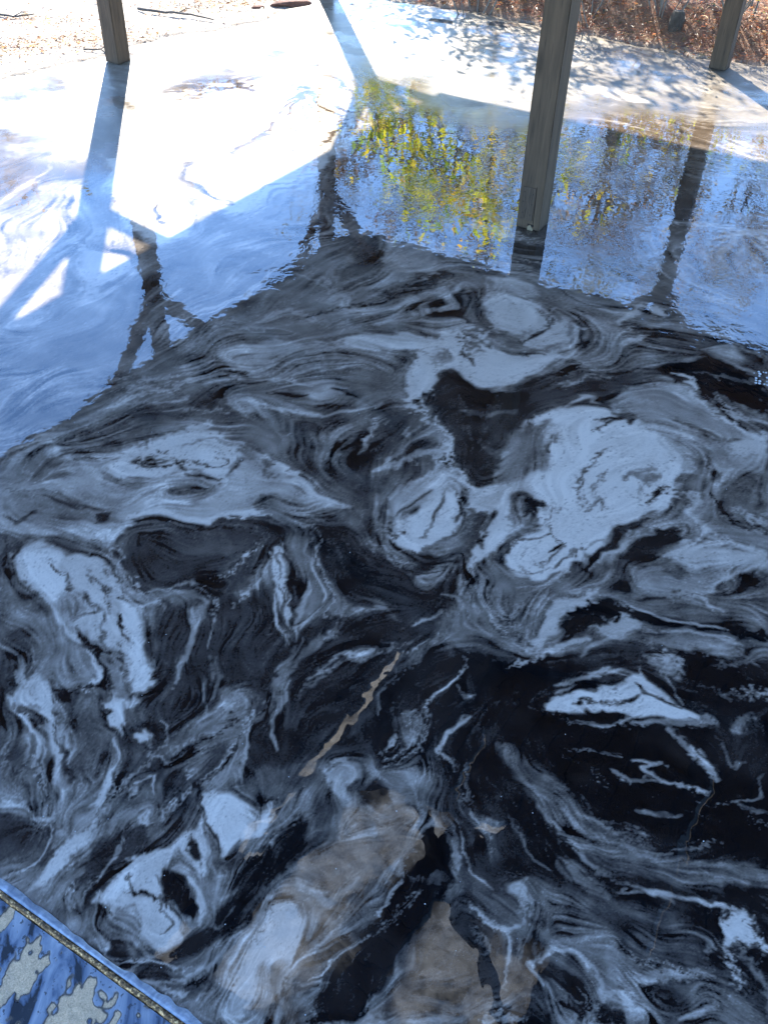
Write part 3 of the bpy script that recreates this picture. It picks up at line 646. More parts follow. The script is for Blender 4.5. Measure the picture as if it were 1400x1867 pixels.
(0,0.84,0.017,0.0,[-1.031,1.837,-0.954,1.886,-0.89,1.822,-0.77,1.829,-0.712,1.746,-0.634,1.63,-0.585,1.502,-0.542,1.367,-0.586,1.357,-0.618,1.465,-0.673,1.498,-0.737,1.531,-0.826,1.601,-0.906,1.675,-0.976,1.712]),
(0,0.97,0.0117,0.0,[-1.002,1.816,-0.926,1.842,-0.872,1.759,-0.834,1.679,-0.891,1.676,-0.953,1.734]),
(0,0.52,0.0141,0.0,[-0.867,1.667,-0.805,1.68,-0.761,1.623,-0.779,1.584,-0.84,1.6]),
(1,0.2,0.0043,0.0036,[-0.793,1.742,-0.736,1.694,-0.705,1.626]),
(1,0.15,0.0029,0.0029,[-0.928,1.799,-0.858,1.739,-0.827,1.679]),
(1,0.25,0.0057,0.0042,[-0.779,1.584,-0.733,1.625,-0.791,1.681]),
(0,0.97,0.0082,0.0,[-0.679,1.667,-0.634,1.63,-0.581,1.467,-0.548,1.4,-0.548,1.364,-0.582,1.357,-0.626,1.5,-0.665,1.59]),
(1,0.12,0.0042,0.0042,[-0.671,1.608,-0.65,1.526]),
(1,0.15,0.004,0.004,[-0.656,1.516,-0.636,1.447,-0.606,1.397]),
(1,0.2,0.0027,0.0021,[-0.724,1.645,-0.693,1.497,-0.66,1.446]),
(0,0.45,0.0189,0.0,[-1.171,2.065,-1.035,2.098,-0.854,2.033,-0.845,1.938,-0.937,1.933,-1.076,1.972]),
(1,0.12,0.0064,0.0056,[-0.999,2.062,-0.917,2.029,-0.829,1.998]),
(0,0.15,0.0063,0.0,[-0.833,1.986,-0.797,2.0,-0.796,1.964,-0.817,1.939]),
(1,0.12,0.0062,0.0039,[-1.087,1.96,-1.049,1.938,-1.005,2.0]),
(1,0.1,0.0045,0.0045,[-1.017,1.794,-1.004,1.872]),
(1,0.4,0.0085,0.0071,[-1.04,1.771,-0.941,1.693,-0.835,1.581,-0.741,1.494]),
(1,0.85,0.0056,0.0049,[-0.926,1.694,-0.84,1.6,-0.764,1.529,-0.709,1.478]),
(1,0.06,0.0054,0.0074,[-0.76,1.539,-0.709,1.478,-0.67,1.42,-0.657,1.378]),
(1,0.9,0.0066,0.0079,[-0.729,1.477,-0.687,1.436,-0.676,1.402,-0.692,1.36]),
(0,0.22,0.0109,0.0,[-0.934,1.539,-0.885,1.56,-0.863,1.489,-0.881,1.461,-0.929,1.503]),
(0,0.2,0.0132,0.0,[-0.949,1.502,-0.916,1.486,-0.882,1.401,-0.893,1.335]),
(1,0.7,0.0066,0.0053,[-0.946,1.493,-0.897,1.469,-0.869,1.402,-0.855,1.337]),
(0,0.55,0.0106,0.0,[-0.844,1.428,-0.814,1.464,-0.745,1.459,-0.696,1.427,-0.709,1.376,-0.756,1.357,-0.785,1.389,-0.839,1.412]),
(0,0.8,0.0103,0.0,[-0.873,1.352,-0.836,1.403,-0.79,1.381,-0.803,1.339,-0.809,1.315,-0.862,1.321]),
(1,0.06,0.0039,0.0046,[-0.778,1.365,-0.73,1.355,-0.676,1.377,-0.629,1.371]),
(0,0.2,0.0103,0.0,[-0.777,1.36,-0.679,1.361,-0.653,1.338,-0.732,1.318,-0.762,1.333]),
(0,0.85,0.0074,0.0,[-0.825,1.387,-0.778,1.365,-0.725,1.249,-0.694,1.149,-0.693,1.094,-0.71,1.12,-0.743,1.204,-0.794,1.308]),
(1,0.12,0.0038,0.0025,[-0.778,1.365,-0.73,1.234,-0.699,1.177]),
(1,0.7,0.005,0.0037,[-0.75,1.326,-0.698,1.221,-0.672,1.15]),
(1,0.15,0.0072,0.0072,[-0.707,1.206,-0.665,1.122,-0.667,1.108]),
(1,0.7,0.0058,0.0046,[-0.697,1.067,-0.691,1.028,-0.718,1.021]),
(1,0.65,0.0058,0.0046,[-0.663,1.095,-0.672,1.042,-0.687,1.016]),
(1,0.3,0.0145,0.0133,[-0.789,1.292,-0.727,1.147,-0.705,1.054]),
(0,0.3,0.0197,0.0,[-0.724,1.311,-0.637,1.299,-0.596,1.21,-0.59,1.112,-0.653,1.123,-0.692,1.221]),
(0,0.24,0.0242,0.0,[-0.908,1.303,-0.802,1.292,-0.745,1.147,-0.724,1.04,-0.816,1.036]),
(0,0.45,0.0164,0.0,[-0.853,1.142,-0.757,1.146,-0.72,1.066,-0.743,1.026,-0.816,1.036]),
(1,0.55,0.0037,0.0024,[-0.795,1.231,-0.759,1.146]),
(1,0.6,0.0024,0.0018,[-0.828,1.215,-0.829,1.143]),
(0,0.92,0.0076,0.0,[-0.647,1.338,-0.604,1.348,-0.583,1.286,-0.584,1.24,-0.617,1.269]),
(0,0.86,0.0075,0.0,[-0.56,1.241,-0.519,1.258,-0.51,1.217,-0.548,1.22]),
(0,0.7,0.0077,0.0,[-0.6,1.332,-0.571,1.35,-0.545,1.303,-0.573,1.302]),
(0,0.22,0.0076,0.0,[-0.592,1.317,-0.542,1.335,-0.526,1.289,-0.55,1.257,-0.582,1.271]),
(1,0.1,0.0038,0.0025,[-0.645,1.33,-0.613,1.254,-0.581,1.226]),
(1,0.85,0.006,0.0054,[-0.6,1.225,-0.576,1.168,-0.584,1.112,-0.591,1.045,-0.592,1.02]),
(1,0.8,0.0036,0.003,[-0.529,1.067,-0.518,1.115,-0.493,1.136,-0.48,1.103]),
(0,0.08,0.0072,0.0,[-0.573,1.14,-0.54,1.155,-0.539,1.1,-0.568,1.072]),
(1,0.7,0.0049,0.0037,[-0.514,1.206,-0.473,1.187,-0.443,1.159]),
(1,0.3,0.0093,0.0093,[-0.578,1.02,-0.53,1.061,-0.477,1.089]),
(1,0.55,0.0069,0.0058,[-0.578,1.02,-0.538,1.022,-0.504,1.049]),
(1,0.6,0.0036,0.003,[-0.457,1.051,-0.42,1.105,-0.382,1.162]),
(1,0.1,0.0059,0.0053,[-0.458,1.057,-0.43,1.091,-0.402,1.133]),
(1,0.75,0.0035,0.0029,[-0.454,1.038,-0.427,1.078,-0.398,1.113]),
(0,0.85,0.0046,0.0,[-0.501,1.049,-0.481,1.052,-0.471,1.018,-0.489,1.014]),
(0,0.17,0.0219,0.0,[-0.592,1.632,-0.535,1.634,-0.453,1.658,-0.372,1.702,-0.28,1.667,-0.277,1.516,-0.327,1.377,-0.369,1.311,-0.488,1.26,-0.529,1.336,-0.57,1.467]),
(1,0.6,0.0082,0.0068,[-0.499,1.636,-0.472,1.562,-0.476,1.472,-0.487,1.386]),
(0,0.6,0.0141,0.0,[-0.506,1.636,-0.453,1.658,-0.457,1.6,-0.479,1.561]),
(1,0.35,0.0132,0.0132,[-0.409,1.475,-0.379,1.375,-0.348,1.344]),
(1,0.5,0.0039,0.0026,[-0.427,1.422,-0.404,1.325,-0.4,1.279]),
(0,0.7,0.0116,0.0,[-0.372,1.327,-0.348,1.344,-0.326,1.369,-0.332,1.321,-0.36,1.296]),
(0,0.25,0.0174,0.0,[-0.5,1.259,-0.44,1.277,-0.395,1.234,-0.439,1.202,-0.488,1.2]),
(1,0.55,0.0038,0.0031,[-0.464,1.201,-0.408,1.241,-0.362,1.265,-0.294,1.33]),
(1,0.06,0.0038,0.0032,[-0.395,1.234,-0.339,1.281,-0.281,1.331]),
(1,0.85,0.0038,0.0032,[-0.316,1.298,-0.287,1.323,-0.29,1.253,-0.297,1.208]),
(0,0.93,0.0059,0.0,[-0.308,1.886,-0.283,1.894,-0.264,1.812,-0.258,1.728,-0.235,1.649,-0.228,1.573,-0.257,1.648,-0.287,1.726,-0.302,1.788]),
(1,0.85,0.0044,0.0036,[-0.322,1.766,-0.356,1.693,-0.381,1.662]),
(1,0.8,0.0042,0.0035,[-0.288,1.706,-0.265,1.59,-0.237,1.527]),
(1,0.7,0.0072,0.0065,[-0.201,1.751,-0.208,1.67,-0.21,1.538]),
(1,0.5,0.0057,0.0042,[-0.176,1.633,-0.193,1.575]),
(1,0.9,0.003,0.003,[-0.2,1.826,-0.172,1.763,-0.154,1.713,-0.158,1.673]),
(0,0.08,0.0088,0.0,[-0.249,1.791,-0.218,1.771,-0.216,1.67,-0.232,1.689]),
(1,0.5,0.0043,0.0029,[-0.135,1.654,-0.076,1.638,-0.005,1.661]),
(1,0.6,0.0046,0.0031,[-0.285,1.992,-0.204,1.972,-0.21,1.858,-0.175,1.795]),
(1,0.55,0.0064,0.004,[-0.323,2.038,-0.224,2.019,-0.158,1.999]),
(0,0.14,0.0301,0.0,[-0.22,1.972,-0.095,2.002,-0.026,1.868,0.066,1.85,0.221,1.903,0.231,1.773,0.198,1.671,0.096,1.627,-0.005,1.661,-0.077,1.657,-0.142,1.754,-0.193,1.837]),
(1,0.6,0.0046,0.0038,[-0.043,1.912,0.004,1.892,0.036,1.827,0.096,1.83]),
(0,0.45,0.0121,0.0,[0.096,1.788,0.157,1.833,0.204,1.869,0.179,1.792,0.141,1.748,0.111,1.726]),
(1,0.55,0.0058,0.0051,[0.155,1.718,0.199,1.71,0.226,1.653,0.223,1.595]),
(1,0.6,0.0057,0.0043,[0.067,1.606,0.125,1.628,0.169,1.669]),
(1,0.3,0.0073,0.0058,[-0.139,1.714,-0.021,1.699,0.053,1.625]),
(0,0.26,0.0226,0.0,[-0.104,2.177,-0.005,2.236,-0.002,2.131,-0.03,1.982,0.035,1.893,-0.027,1.89,-0.095,2.002]),
(0,0.13,0.0319,0.0,[-0.287,1.48,-0.133,1.635,0.038,1.643,0.152,1.592,0.068,1.515,-0.009,1.343,-0.104,1.202,-0.224,1.169,-0.297,1.166,-0.292,1.314]),
(1,0.5,0.0054,0.0041,[-0.172,1.417,-0.11,1.489,-0.015,1.511]),
(0,0.62,0.0124,0.0,[-0.082,1.49,-0.029,1.528,-0.001,1.529,-0.041,1.483]),
(1,0.4,0.0041,0.0034,[-0.194,1.367,-0.121,1.453,0.013,1.512,0.096,1.571]),
(1,0.38,0.0159,0.0119,[-0.208,1.52,-0.248,1.381,-0.263,1.285]),
(1,0.35,0.0096,0.0069,[-0.103,1.598,-0.167,1.522,-0.214,1.432]),
(1,0.8,0.0038,0.0031,[-0.237,1.286,-0.235,1.241,-0.223,1.212]),
(1,0.5,0.0065,0.0052,[-0.214,1.432,-0.236,1.333,-0.234,1.256]),
(1,0.9,0.0028,0.0021,[0.117,1.562,0.096,1.538,0.061,1.514]),
(0,0.1,0.0235,0.0,[0.015,1.426,0.124,1.535,0.233,1.505,0.28,1.372,0.236,1.291,0.146,1.272,0.07,1.181,-0.004,1.178,-0.033,1.279]),
(1,0.72,0.0051,0.0044,[0.212,1.321,0.165,1.288,0.145,1.242,0.181,1.186]),
(1,0.6,0.0064,0.0045,[0.108,1.332,0.095,1.285,0.076,1.239]),
(1,0.5,0.004,0.0033,[0.189,1.417,0.214,1.385,0.241,1.394]),
(0,0.3,0.0154,0.0,[0.044,1.298,0.095,1.332,0.134,1.302,0.07,1.239]),
(1,0.75,0.005,0.0038,[0.032,1.252,0.02,1.222,0.044,1.26]),
(0,0.88,0.0067,0.0,[-0.672,0.872,-0.656,0.931,-0.625,0.981,-0.594,1.013,-0.588,0.97,-0.62,0.921,-0.652,0.879]),
(0,0.2,0.0158,0.0,[-0.807,1.011,-0.712,1.002,-0.659,1.017,-0.693,0.942,-0.774,0.915]),
(1,0.15,0.0077,0.0077,[-0.555,0.971,-0.581,0.899,-0.601,0.853]),
(1,0.6,0.0033,0.0028,[-0.518,1.01,-0.548,0.9,-0.566,0.843]),
(0,0.14,0.0156,0.0,[-0.577,0.97,-0.518,1.01,-0.463,1.025,-0.47,0.95,-0.52,0.878,-0.557,0.811]),
(0,0.62,0.0121,0.0,[-0.361,1.108,-0.346,1.163,-0.303,1.208,-0.287,1.138,-0.313,1.11]),
(0,0.92,0.0093,0.0,[-0.371,1.094,-0.337,1.109,-0.299,1.097,-0.27,1.058,-0.273,0.995,-0.3,0.945,-0.338,1.004]),
(0,0.9,0.007,0.0,[-0.28,1.045,-0.255,1.033,-0.219,1.073,-0.209,1.087,-0.229,1.009,-0.272,0.982]),
(1,0.1,0.0023,0.0023,[-0.381,1.12,-0.35,1.042,-0.313,0.956]),
(1,0.7,0.0062,0.0043,[-0.291,1.124,-0.291,1.209,-0.29,1.253]),
(1,0.75,0.0047,0.0035,[-0.286,1.084,-0.259,1.02,-0.245,1.046]),
(0,0.07,0.006,0.0,[-0.399,1.12,-0.378,1.134,-0.374,1.08,-0.387,1.086]),
(0,0.85,0.0099,0.0,[-0.536,0.855,-0.501,0.937,-0.428,0.964,-0.392,1.015,-0.36,1.029,-0.336,0.955,-0.339,0.908,-0.373,0.942,-0.405,0.965,-0.427,0.905,-0.407,0.86,-0.364,0.807,-0.353,0.776,-0.385,0.754,-0.436,0.794,-0.507,0.823]),
(0,0.1,0.0054,0.0,[-0.427,0.905,-0.407,0.917,-0.372,0.907,-0.353,0.862,-0.327,0.841,-0.35,0.818,-0.383,0.85,-0.412,0.86]),
(1,0.06,0.0022,0.0027,[-0.469,0.869,-0.482,0.903,-0.478,0.914]),
(1,0.1,0.0022,0.0022,[-0.485,0.868,-0.448,0.875,-0.407,0.86,-0.354,0.807]),
(0,0.5,0.0105,0.0,[-0.525,0.812,-0.469,0.847,-0.436,0.794,-0.437,0.752,-0.504,0.77]),
(0,0.08,0.0056,0.0,[-0.384,1.003,-0.362,0.979,-0.343,0.931,-0.375,0.954]),
(1,0.8,0.0054,0.0049,[-0.366,0.907,-0.346,0.885,-0.327,0.841,-0.332,0.808]),
(1,0.55,0.0033,0.0028,[-0.336,0.955,-0.311,0.909,-0.284,0.91]),
(0,0.97,0.0066,0.0,[-0.525,0.856,-0.487,0.926,-0.471,0.903,-0.475,0.874]),
(0,0.85,0.0052,0.0,[-0.385,0.806,-0.355,0.786,-0.357,0.77,-0.38,0.78]),
(0,0.8,0.0062,0.0,[-0.512,0.76,-0.487,0.787,-0.489,0.73,-0.448,0.712,-0.424,0.742,-0.387,0.764,-0.451,0.721]),
(0,0.12,0.0103,0.0,[-0.491,0.781,-0.439,0.762,-0.461,0.721,-0.486,0.74]),
(1,0.45,0.0044,0.0033,[-0.328,0.908,-0.299,0.864,-0.269,0.888]),
(1,0.4,0.0043,0.0027,[-0.324,0.819,-0.29,0.81,-0.264,0.854]),
(0,0.1,0.0131,0.0,[-0.311,0.809,-0.269,0.888,-0.246,0.959,-0.206,1.01,-0.141,1.063,-0.122,1.038,-0.133,0.963,-0.215,0.89,-0.257,0.8,-0.334,0.756,-0.436,0.702,-0.404,0.743]),
(1,0.65,0.0052,0.0041,[-0.375,0.704,-0.316,0.716,-0.282,0.758,-0.246,0.801]),
(1,0.7,0.006,0.0045,[-0.436,0.702,-0.373,0.695,-0.331,0.686]),
(1,0.3,0.008,0.007,[-0.417,0.664,-0.328,0.668]),
(0,0.5,0.0123,0.0,[-0.324,0.649,-0.274,0.708,-0.236,0.801,-0.21,0.856,-0.212,0.781,-0.252,0.699,-0.282,0.635]),
(0,0.8,0.0125,0.0,[-0.214,0.802,-0.201,0.868,-0.157,0.869,-0.116,0.838,-0.127,0.774,-0.153,0.722,-0.199,0.681,-0.224,0.643,-0.264,0.642,-0.245,0.719]),
(0,0.4,0.0202,0.0,[-0.196,0.74,-0.134,0.743,-0.147,0.664,-0.203,0.637]),
(1,0.12,0.0041,0.0031,[-0.077,0.817,-0.127,0.774,-0.151,0.702,-0.176,0.654]),
(1,0.6,0.0031,0.0026,[-0.17,0.692,-0.134,0.743,-0.056,0.818]),
(1,0.45,0.0041,0.0031,[-0.151,0.702,-0.07,0.715]),
(0,0.2,0.0144,0.0,[-0.115,0.764,-0.034,0.808,-0.05,0.726,-0.109,0.694,-0.149,0.683]),
(0,0.72,0.0109,0.0,[-0.112,1.145,-0.079,1.203,-0.041,1.191,-0.027,1.149,-0.063,1.134,-0.035,1.068,-0.047,1.054,-0.085,1.105]),
(0,0.25,0.0142,0.0,[-0.135,1.131,-0.099,1.132,-0.07,1.053,-0.114,1.013]),
(0,0.06,0.0096,0.0,[-0.032,1.121,0.009,1.15,0.047,1.097,0.012,1.07,-0.03,1.081]),
(0,0.24,0.0248,0.0,[-0.173,0.914,-0.124,1.0,-0.047,1.067,0.071,1.085,0.106,1.047,0.071,0.971,0.028,0.899,-0.024,0.819,-0.077,0.807,-0.114,0.871]),
(0,0.42,0.0163,0.0,[-0.082,1.053,0.0,1.056,0.048,1.032,0.002,1.005,-0.067,1.003]),
(1,0.5,0.011,0.0077,[-0.151,0.915,-0.08,0.861,-0.029,0.92]),
(0,0.04,0.0068,0.0,[0.071,0.971,0.118,1.035,0.152,1.024,0.162,0.939,0.105,0.925,0.072,0.924]),
(0,0.07,0.0106,0.0,[0.049,0.923,0.127,0.914,0.173,0.939,0.138,0.869,0.073,0.791,0.032,0.719,-0.016,0.644,-0.105,0.641,-0.071,0.725,0.008,0.831]),
(1,0.65,0.0033,0.0027,[0.072,0.924,0.029,0.865,0.018,0.843]),
(0,0.14,0.0208,0.0,[0.053,0.71,0.094,0.792,0.138,0.869,0.194,0.905,0.265,0.819,0.269,0.737,0.215,0.686,0.113,0.664,0.034,0.652,0.013,0.66]),
(0,0.22,0.0124,0.0,[0.052,0.749,0.083,0.771,0.114,0.731,0.073,0.72]),
(1,0.8,0.0043,0.0033,[0.198,0.871,0.224,0.85,0.244,0.829,0.287,0.825]),
(1,0.5,0.008,0.0057,[0.172,0.928,0.185,0.976,0.171,1.05]),
(1,0.65,0.0034,0.0023,[0.177,1.063,0.193,1.013,0.207,0.941,0.249,0.907]),
(0,0.14,0.0139,0.0,[0.166,1.076,0.262,1.106,0.33,1.056,0.318,0.933,0.249,0.907,0.196,0.952]),
(0,0.45,0.0094,0.0,[0.23,1.052,0.249,1.079,0.277,1.054,0.257,1.028,0.234,1.033]),
]

# ------------------------------------------------------------------ the poured marble pattern (numpy, floor coordinates in metres)
# worked out on a grid graded outwards from one corner of the job: angle and log-distance about (0, POY)
POY = -0.30
GX0, GX1, GY0, GY1, GS = -1.02, 1.10, -0.36, 2.33, 0.0014
def polar_pts(p):
    q = np.array(p, np.float32).reshape(-1, 2)
    dx, dy = q[:, 0], q[:, 1] - POY
    return np.stack([np.arctan2(dx, dy), np.log(np.hypot(dx, dy))], 1)
def make_marble(seed=5):
    rng = np.random.default_rng(seed)
    nx = int((GX1 - GX0) / GS); ny = int((GY1 - GY0) / GS)
    x = (GX0 + GS * np.arange(nx)).astype(np.float32); y = (GY0 + GS * np.arange(ny)).astype(np.float32)
    Y, X = np.meshgrid(y, x, indexing='ij')
    ky = np.fft.fftfreq(ny, GS).astype(np.float32)[:, None]; kx = np.fft.rfftfreq(nx, GS).astype(np.float32)[None, :]
    def field(l0, l1, slope=1.8, ax=1.0):
        """random field holding wavelengths l1..l0 metres, unit deviation"""
        w = np.fft.rfft2(rng.standard_normal((ny, nx)).astype(np.float32))
        kk = np.sqrt((kx * ax) ** 2 + ky ** 2) + 1e-6
        filt = kk ** (-slope) / (1 + (kk * l1) ** 6) * ((kk * l0) ** 4 / (1 + (kk * l0) ** 4))
        f = np.fft.irfft2(w * filt, s=(ny, nx)).astype(np.float32)
        return (f - f.mean()) / f.std()
    busy = np.clip(.7 + .8 * field(.2, .05, 1.8), .15, 2.2)
    wx = .0026 * field(.11, .012, 2.2) + .0022 * busy * field(.026, .004, 1.4)
    wy = .0026 * field(.11, .012, 2.2) + .0022 * busy * field(.026, .004, 1.4)
    XW = X + wx; YW = Y + wy
    T = (.33 + .10 * field(.3, .03, 2.0)).astype(np.float32)
    def sstep(a): a = np.clip(a, 0, 1); return a * a * (3 - 2 * a)
    def draw(T, strokes_only, gain, extra=None):
        for kind, tone, soft, wid, pts in (extra if extra is not None else SHAPES):
            if strokes_only and kind == 0: continue
            if extra is None:
                pts = polar_pts(pts); rc = float(np.exp(pts[:, 1].mean())); soft /= rc; wid /= rc
            pad = soft + wid + .03
            i0 = max(0, int((pts[:, 0].min() - pad - GX0) / GS)); i1 = min(nx, int((pts[:, 0].max() + pad - GX0) / GS) + 1)
            j0 = max(0, int((pts[:, 1].min() - pad - GY0) / GS)); j1 = min(ny, int((pts[:, 1].max() + pad - GY0) / GS) + 1)
            if i1 <= i0 or j1 <= j0: continue
            st = 3 if (i1 - i0) * (j1 - j0) > 900000 else 1
            xs = XW[j0:j1:st, i0:i1:st]; ys = YW[j0:j1:st, i0:i1:st]
            d2 = np.full(xs.shape, 1e9, np.float32)
            inside = np.zeros(xs.shape, bool)
            n = len(pts); segs = n if kind == 0 else n - 1
            taper = np.zeros(xs.shape, np.float32)
            for a in range(segs):
                p, q = pts[a], pts[(a + 1) % n]
                e = q - p; L2 = float(e @ e) + 1e-9
                t = np.clip(((xs - p[0]) * e[0] + (ys - p[1]) * e[1]) / L2, 0, 1)
                dd = (xs - p[0] - t * e[0]) ** 2 + (ys - p[1] - t * e[1]) ** 2
                if kind == 1:
                    s = (a + t) / segs
                    taper = np.where(dd < d2, s, taper)
                else:
                    c = (p[1] > ys) != (q[1] > ys)
                    if abs(e[1]) > 1e-9:
                        inside ^= c & (xs < e[0] * (ys - p[1]) / e[1] + p[0])
                d2 = np.minimum(d2, dd)
            d = np.sqrt(d2)
            if kind == 0:
                sd = np.where(inside, d, -d)
                al = sstep(sd / (soft + 1e-4) * .7 + .5)
            else:
                ww = wid * (.25 + .75 * np.sqrt(np.clip(np.sin(np.pi * np.clip(taper, .02, .98)) , 0, 1)))
                al = sstep((ww - d) / (soft + 1e-4) + .5)
            if st > 1:
                al = np.repeat(np.repeat(al, st, 0), st, 1)[:j1 - j0, :i1 - i0]
            T[j0:j1, i0:i1] += (tone - T[j0:j1, i0:i1]) * al * gain
    draw(T, False, 1.0)
    # stream direction: level lines of the pour, the drag of the authored strokes and a slow drift
    Ff = np.fft.rfft2(T); kk = np.sqrt(kx ** 2 + ky ** 2)
    def blur(s): return np.fft.irfft2(Ff * np.exp(-2 * (np.pi * s * kk) ** 2), s=(ny, nx)).astype(np.float32)
    gy, gx = np.gradient(blur(.007), GS)
    g2y, g2x = np.gradient(blur(.022), GS)
    nrm = np.sqrt(gx ** 2 + gy ** 2)
    q = 20
    cy, cx = Y[::q, ::q], X[::q, ::q]
    ca = np.zeros(cx.shape, np.float32); sa = ca.copy(); wsum = ca + .006
    drift = .15 + .5 * field(.8, .25, 2.0)[::q, ::q]
    ca += .006 * np.cos(2 * drift); sa += .006 * np.sin(2 * drift)
    for kind, tone, soft, wid, pts in SHAPES:
        pts = polar_pts(pts)
        n = len(pts)
        for a_ in range(n if kind == 0 else n - 1):
            p, r = pts[a_], pts[(a_ + 1) % n]
            e = r - p; Ln = float(np.hypot(*e))
            if Ln < 1e-4 or Ln > .8: continue
            th = math.atan2(e[1], e[0]); mx, my = (p + r) / 2
            sg = .022 + Ln * .22
            w_ = (1.0 if kind == 1 else .35) * min(Ln, .15) * np.exp(-((cx - mx) ** 2 + (cy - my) ** 2) / (2 * sg * sg))
            ca += w_ * math.cos(2 * th); sa += w_ * math.sin(2 * th); wsum += w_
    def up(A):
        A = np.repeat(np.repeat(A, q, 0), q, 1)[:ny, :nx]
        f = np.fft.rfft2(A) * np.exp(-2 * (np.pi * .014 * kk) ** 2)
        return np.fft.irfft2(f, s=(ny, nx)).astype(np.float32)
    ca = up(ca / wsum); sa = up(sa / wsum)
    nn = np.sqrt(ca ** 2 + sa ** 2) + 1e-4; ca /= nn; sa /= nn
    for (ax_, ay_, wgt) in ((gx, gy, .55), (g2x, g2y, .6)):
        th = np.arctan2(ax_, -ay_)                       # level-line direction
        m_ = np.sqrt(ax_ ** 2 + ay_ ** 2); m_ = np.clip(m_ / (m_.mean() * 2.2), 0, 1.5) * wgt * 1.6
        ca += m_ * np.cos(2 * th); sa += m_ * np.sin(2 * th)
    th = .5 * np.arctan2(sa, ca) + .30 * field(.16, .03, 2.0)
    ux = np.cos(th).astype(np.float32); uy = np.sin(th).astype(np.float32)
    def flat_ix(px, py):
        return np.clip(py, 0, ny - 1).astype(np.int32) * nx + np.clip(px, 0, nx - 1).astype(np.int32)
    I = ((X - GX0) / GS).astype(np.float32); J = ((Y - GY0) / GS).astype(np.float32)
    fine = field(.012, .0028, 1.0); mid = field(.04, .007, 1.5); wide = field(.13, .015, 1.8)
    # feather the pour along the stream, then fold it with a fine warp
    sh = (.0038 * field(.05, .014, 1.8) + .0004 * fine + .0015 * wide) / GS
    def bil(A, px, py):
        px = np.clip(px, 0, nx - 1.01); py = np.clip(py, 0, ny - 1.01)
        i0 = px.astype(np.int32); j0 = py.astype(np.int32); a = px - i0; b = py - j0
        k0 = j0 * nx + i0; Ar = A.ravel()
        return (Ar[k0] * (1 - a) + Ar[k0 + 1] * a) * (1 - b) + (Ar[k0 + nx] * (1 - a) + Ar[k0 + nx + 1] * a) * b
    T2 = bil(T, I + ux * sh, J + uy * sh)
    accs = [fine + 0., mid + 0., wide + 0., T2 + 0.]; cnt = [1., 1., 1., 1.]
    fr = [fine.ravel(), mid.ravel(), wide.ravel(), T2.ravel()]
    for sgn in (1, -1):
        px, py = I + 0, J + 0
        du, dv = ux * sgn, uy * sgn
        for s in range(16):
            px += du * 2.0; py += dv * 2.0
            ii = flat_ix(px, py)
            a = ux.ravel()[ii]; b = uy.ravel()[ii]
            fl = np.where(a * du + b * dv < 0, -1., 1.).astype(np.float32)
            du, dv = a * fl, b * fl
            accs[0] += fr[0][ii]; cnt[0] += 1
            if s % 2: accs[1] += fr[1][ii]; cnt[1] += 1
            if s % 3 == 0: accs[2] += fr[2][ii]; cnt[2] += 1
            if s < 3: accs[3] += fr[3][ii]; cnt[3] += 1
    acc, acc2, acc3 = [(A - A.mean()) / A.std() for A in accs[:3]]
    TT = np.ascontiguousarray(T2 * .85 + accs[3] / cnt[3] * .15)
    draw(TT, True, .8)
    # long folded ribbons drawn out along the stream, in loose bundles
    rs = random.Random(77); ribbons = []
    for rn_ in range(270):
        cx_, cy_ = rs.uniform(-.75, .85), rs.uniform(-.15, 1.75)
        n_in = rs.choice((1, 2, 2, 3, 4)); Ls = rs.uniform(.05, .20); base_w = rs.uniform(.0007, .0020)
        dirty = rn_ >= 150                                     # brown drag marks in the far pour
        if dirty:
            cx_, cy_ = rs.uniform(-.62, .30), rs.uniform(1.42, 2.17); n_in = rs.choice((2, 3, 4, 5)); Ls = rs.uniform(.03, .13); base_w = rs.uniform(.0008, .0032)
        light0 = rs.random() < .6
        for b_ in range(n_in):
            px_, py_ = cx_ + rs.gauss(0, .006 + .012 * dirty), cy_ + rs.gauss(0, .006 + .006 * dirty)
            pts_ = [(px_, py_)]; dx_, dy_ = None, None
            for st_ in range(int(Ls / .006)):
                i_ = int(min(max((px_ - GX0) / GS, 0), nx - 1)); j_ = int(min(max((py_ - GY0) / GS, 0), ny - 1))
                a_, c_ = float(ux[j_, i_]), float(uy[j_, i_])
                if dx_ is not None and a_ * dx_ + c_ * dy_ < 0: a_, c_ = -a_, -c_
                dx_, dy_ = a_, c_
                px_ += a_ * .006; py_ += c_ * .006; pts_.append((px_, py_))
            i_ = int(min(max((cx_ - GX0) / GS, 0), nx - 1)); j_ = int(min(max((cy_ - GY0) / GS, 0), ny - 1))
            loc = float(TT[j_, i_])
            if loc > .55: tn = rs.uniform(.05, .35)
            elif loc < .16: tn = rs.uniform(.25, .55)
            else: tn = rs.uniform(.6, .95) if (light0 or b_ % 2) else rs.uniform(.03, .12)
            if dirty: tn = rs.uniform(.12, .42)
            ribbons.append((1, tn, .0014, base_w * rs.uniform(.6, 1.5), np.array(pts_[::2], np.float32)))
    draw(TT, False, .75, ribbons)
    # agate-like banding and fine lines
    lum = TT + .0
    edge = np.clip(nrm / (nrm.mean() * 2.5), 0, 1)
    white = sstep((TT - .62) / .25)
    dark = 1 - sstep((TT - .10) / .22)
    calm = sstep(field(.25, .05, 1.6) * .9 + .28)                       # 0 calm .. 1 busy
    amp = (.22 + .95 * np.maximum(calm, edge * .6)) * (1 - .70 * white) * (1 - .78 * dark)
    ridge = 1 - np.abs(acc3 + .35 * acc2)                                # folded sheets
    R_ = lum + amp * (.085 * acc + .085 * acc2 + .085 * np.clip(ridge, -1, 1) + .0)
    mask = sstep(field(.16, .04, 1.8) * .8 + .35)
    v1 = np.clip(1 - np.abs(acc2 + .5 * acc3) / .07, 0, 1)
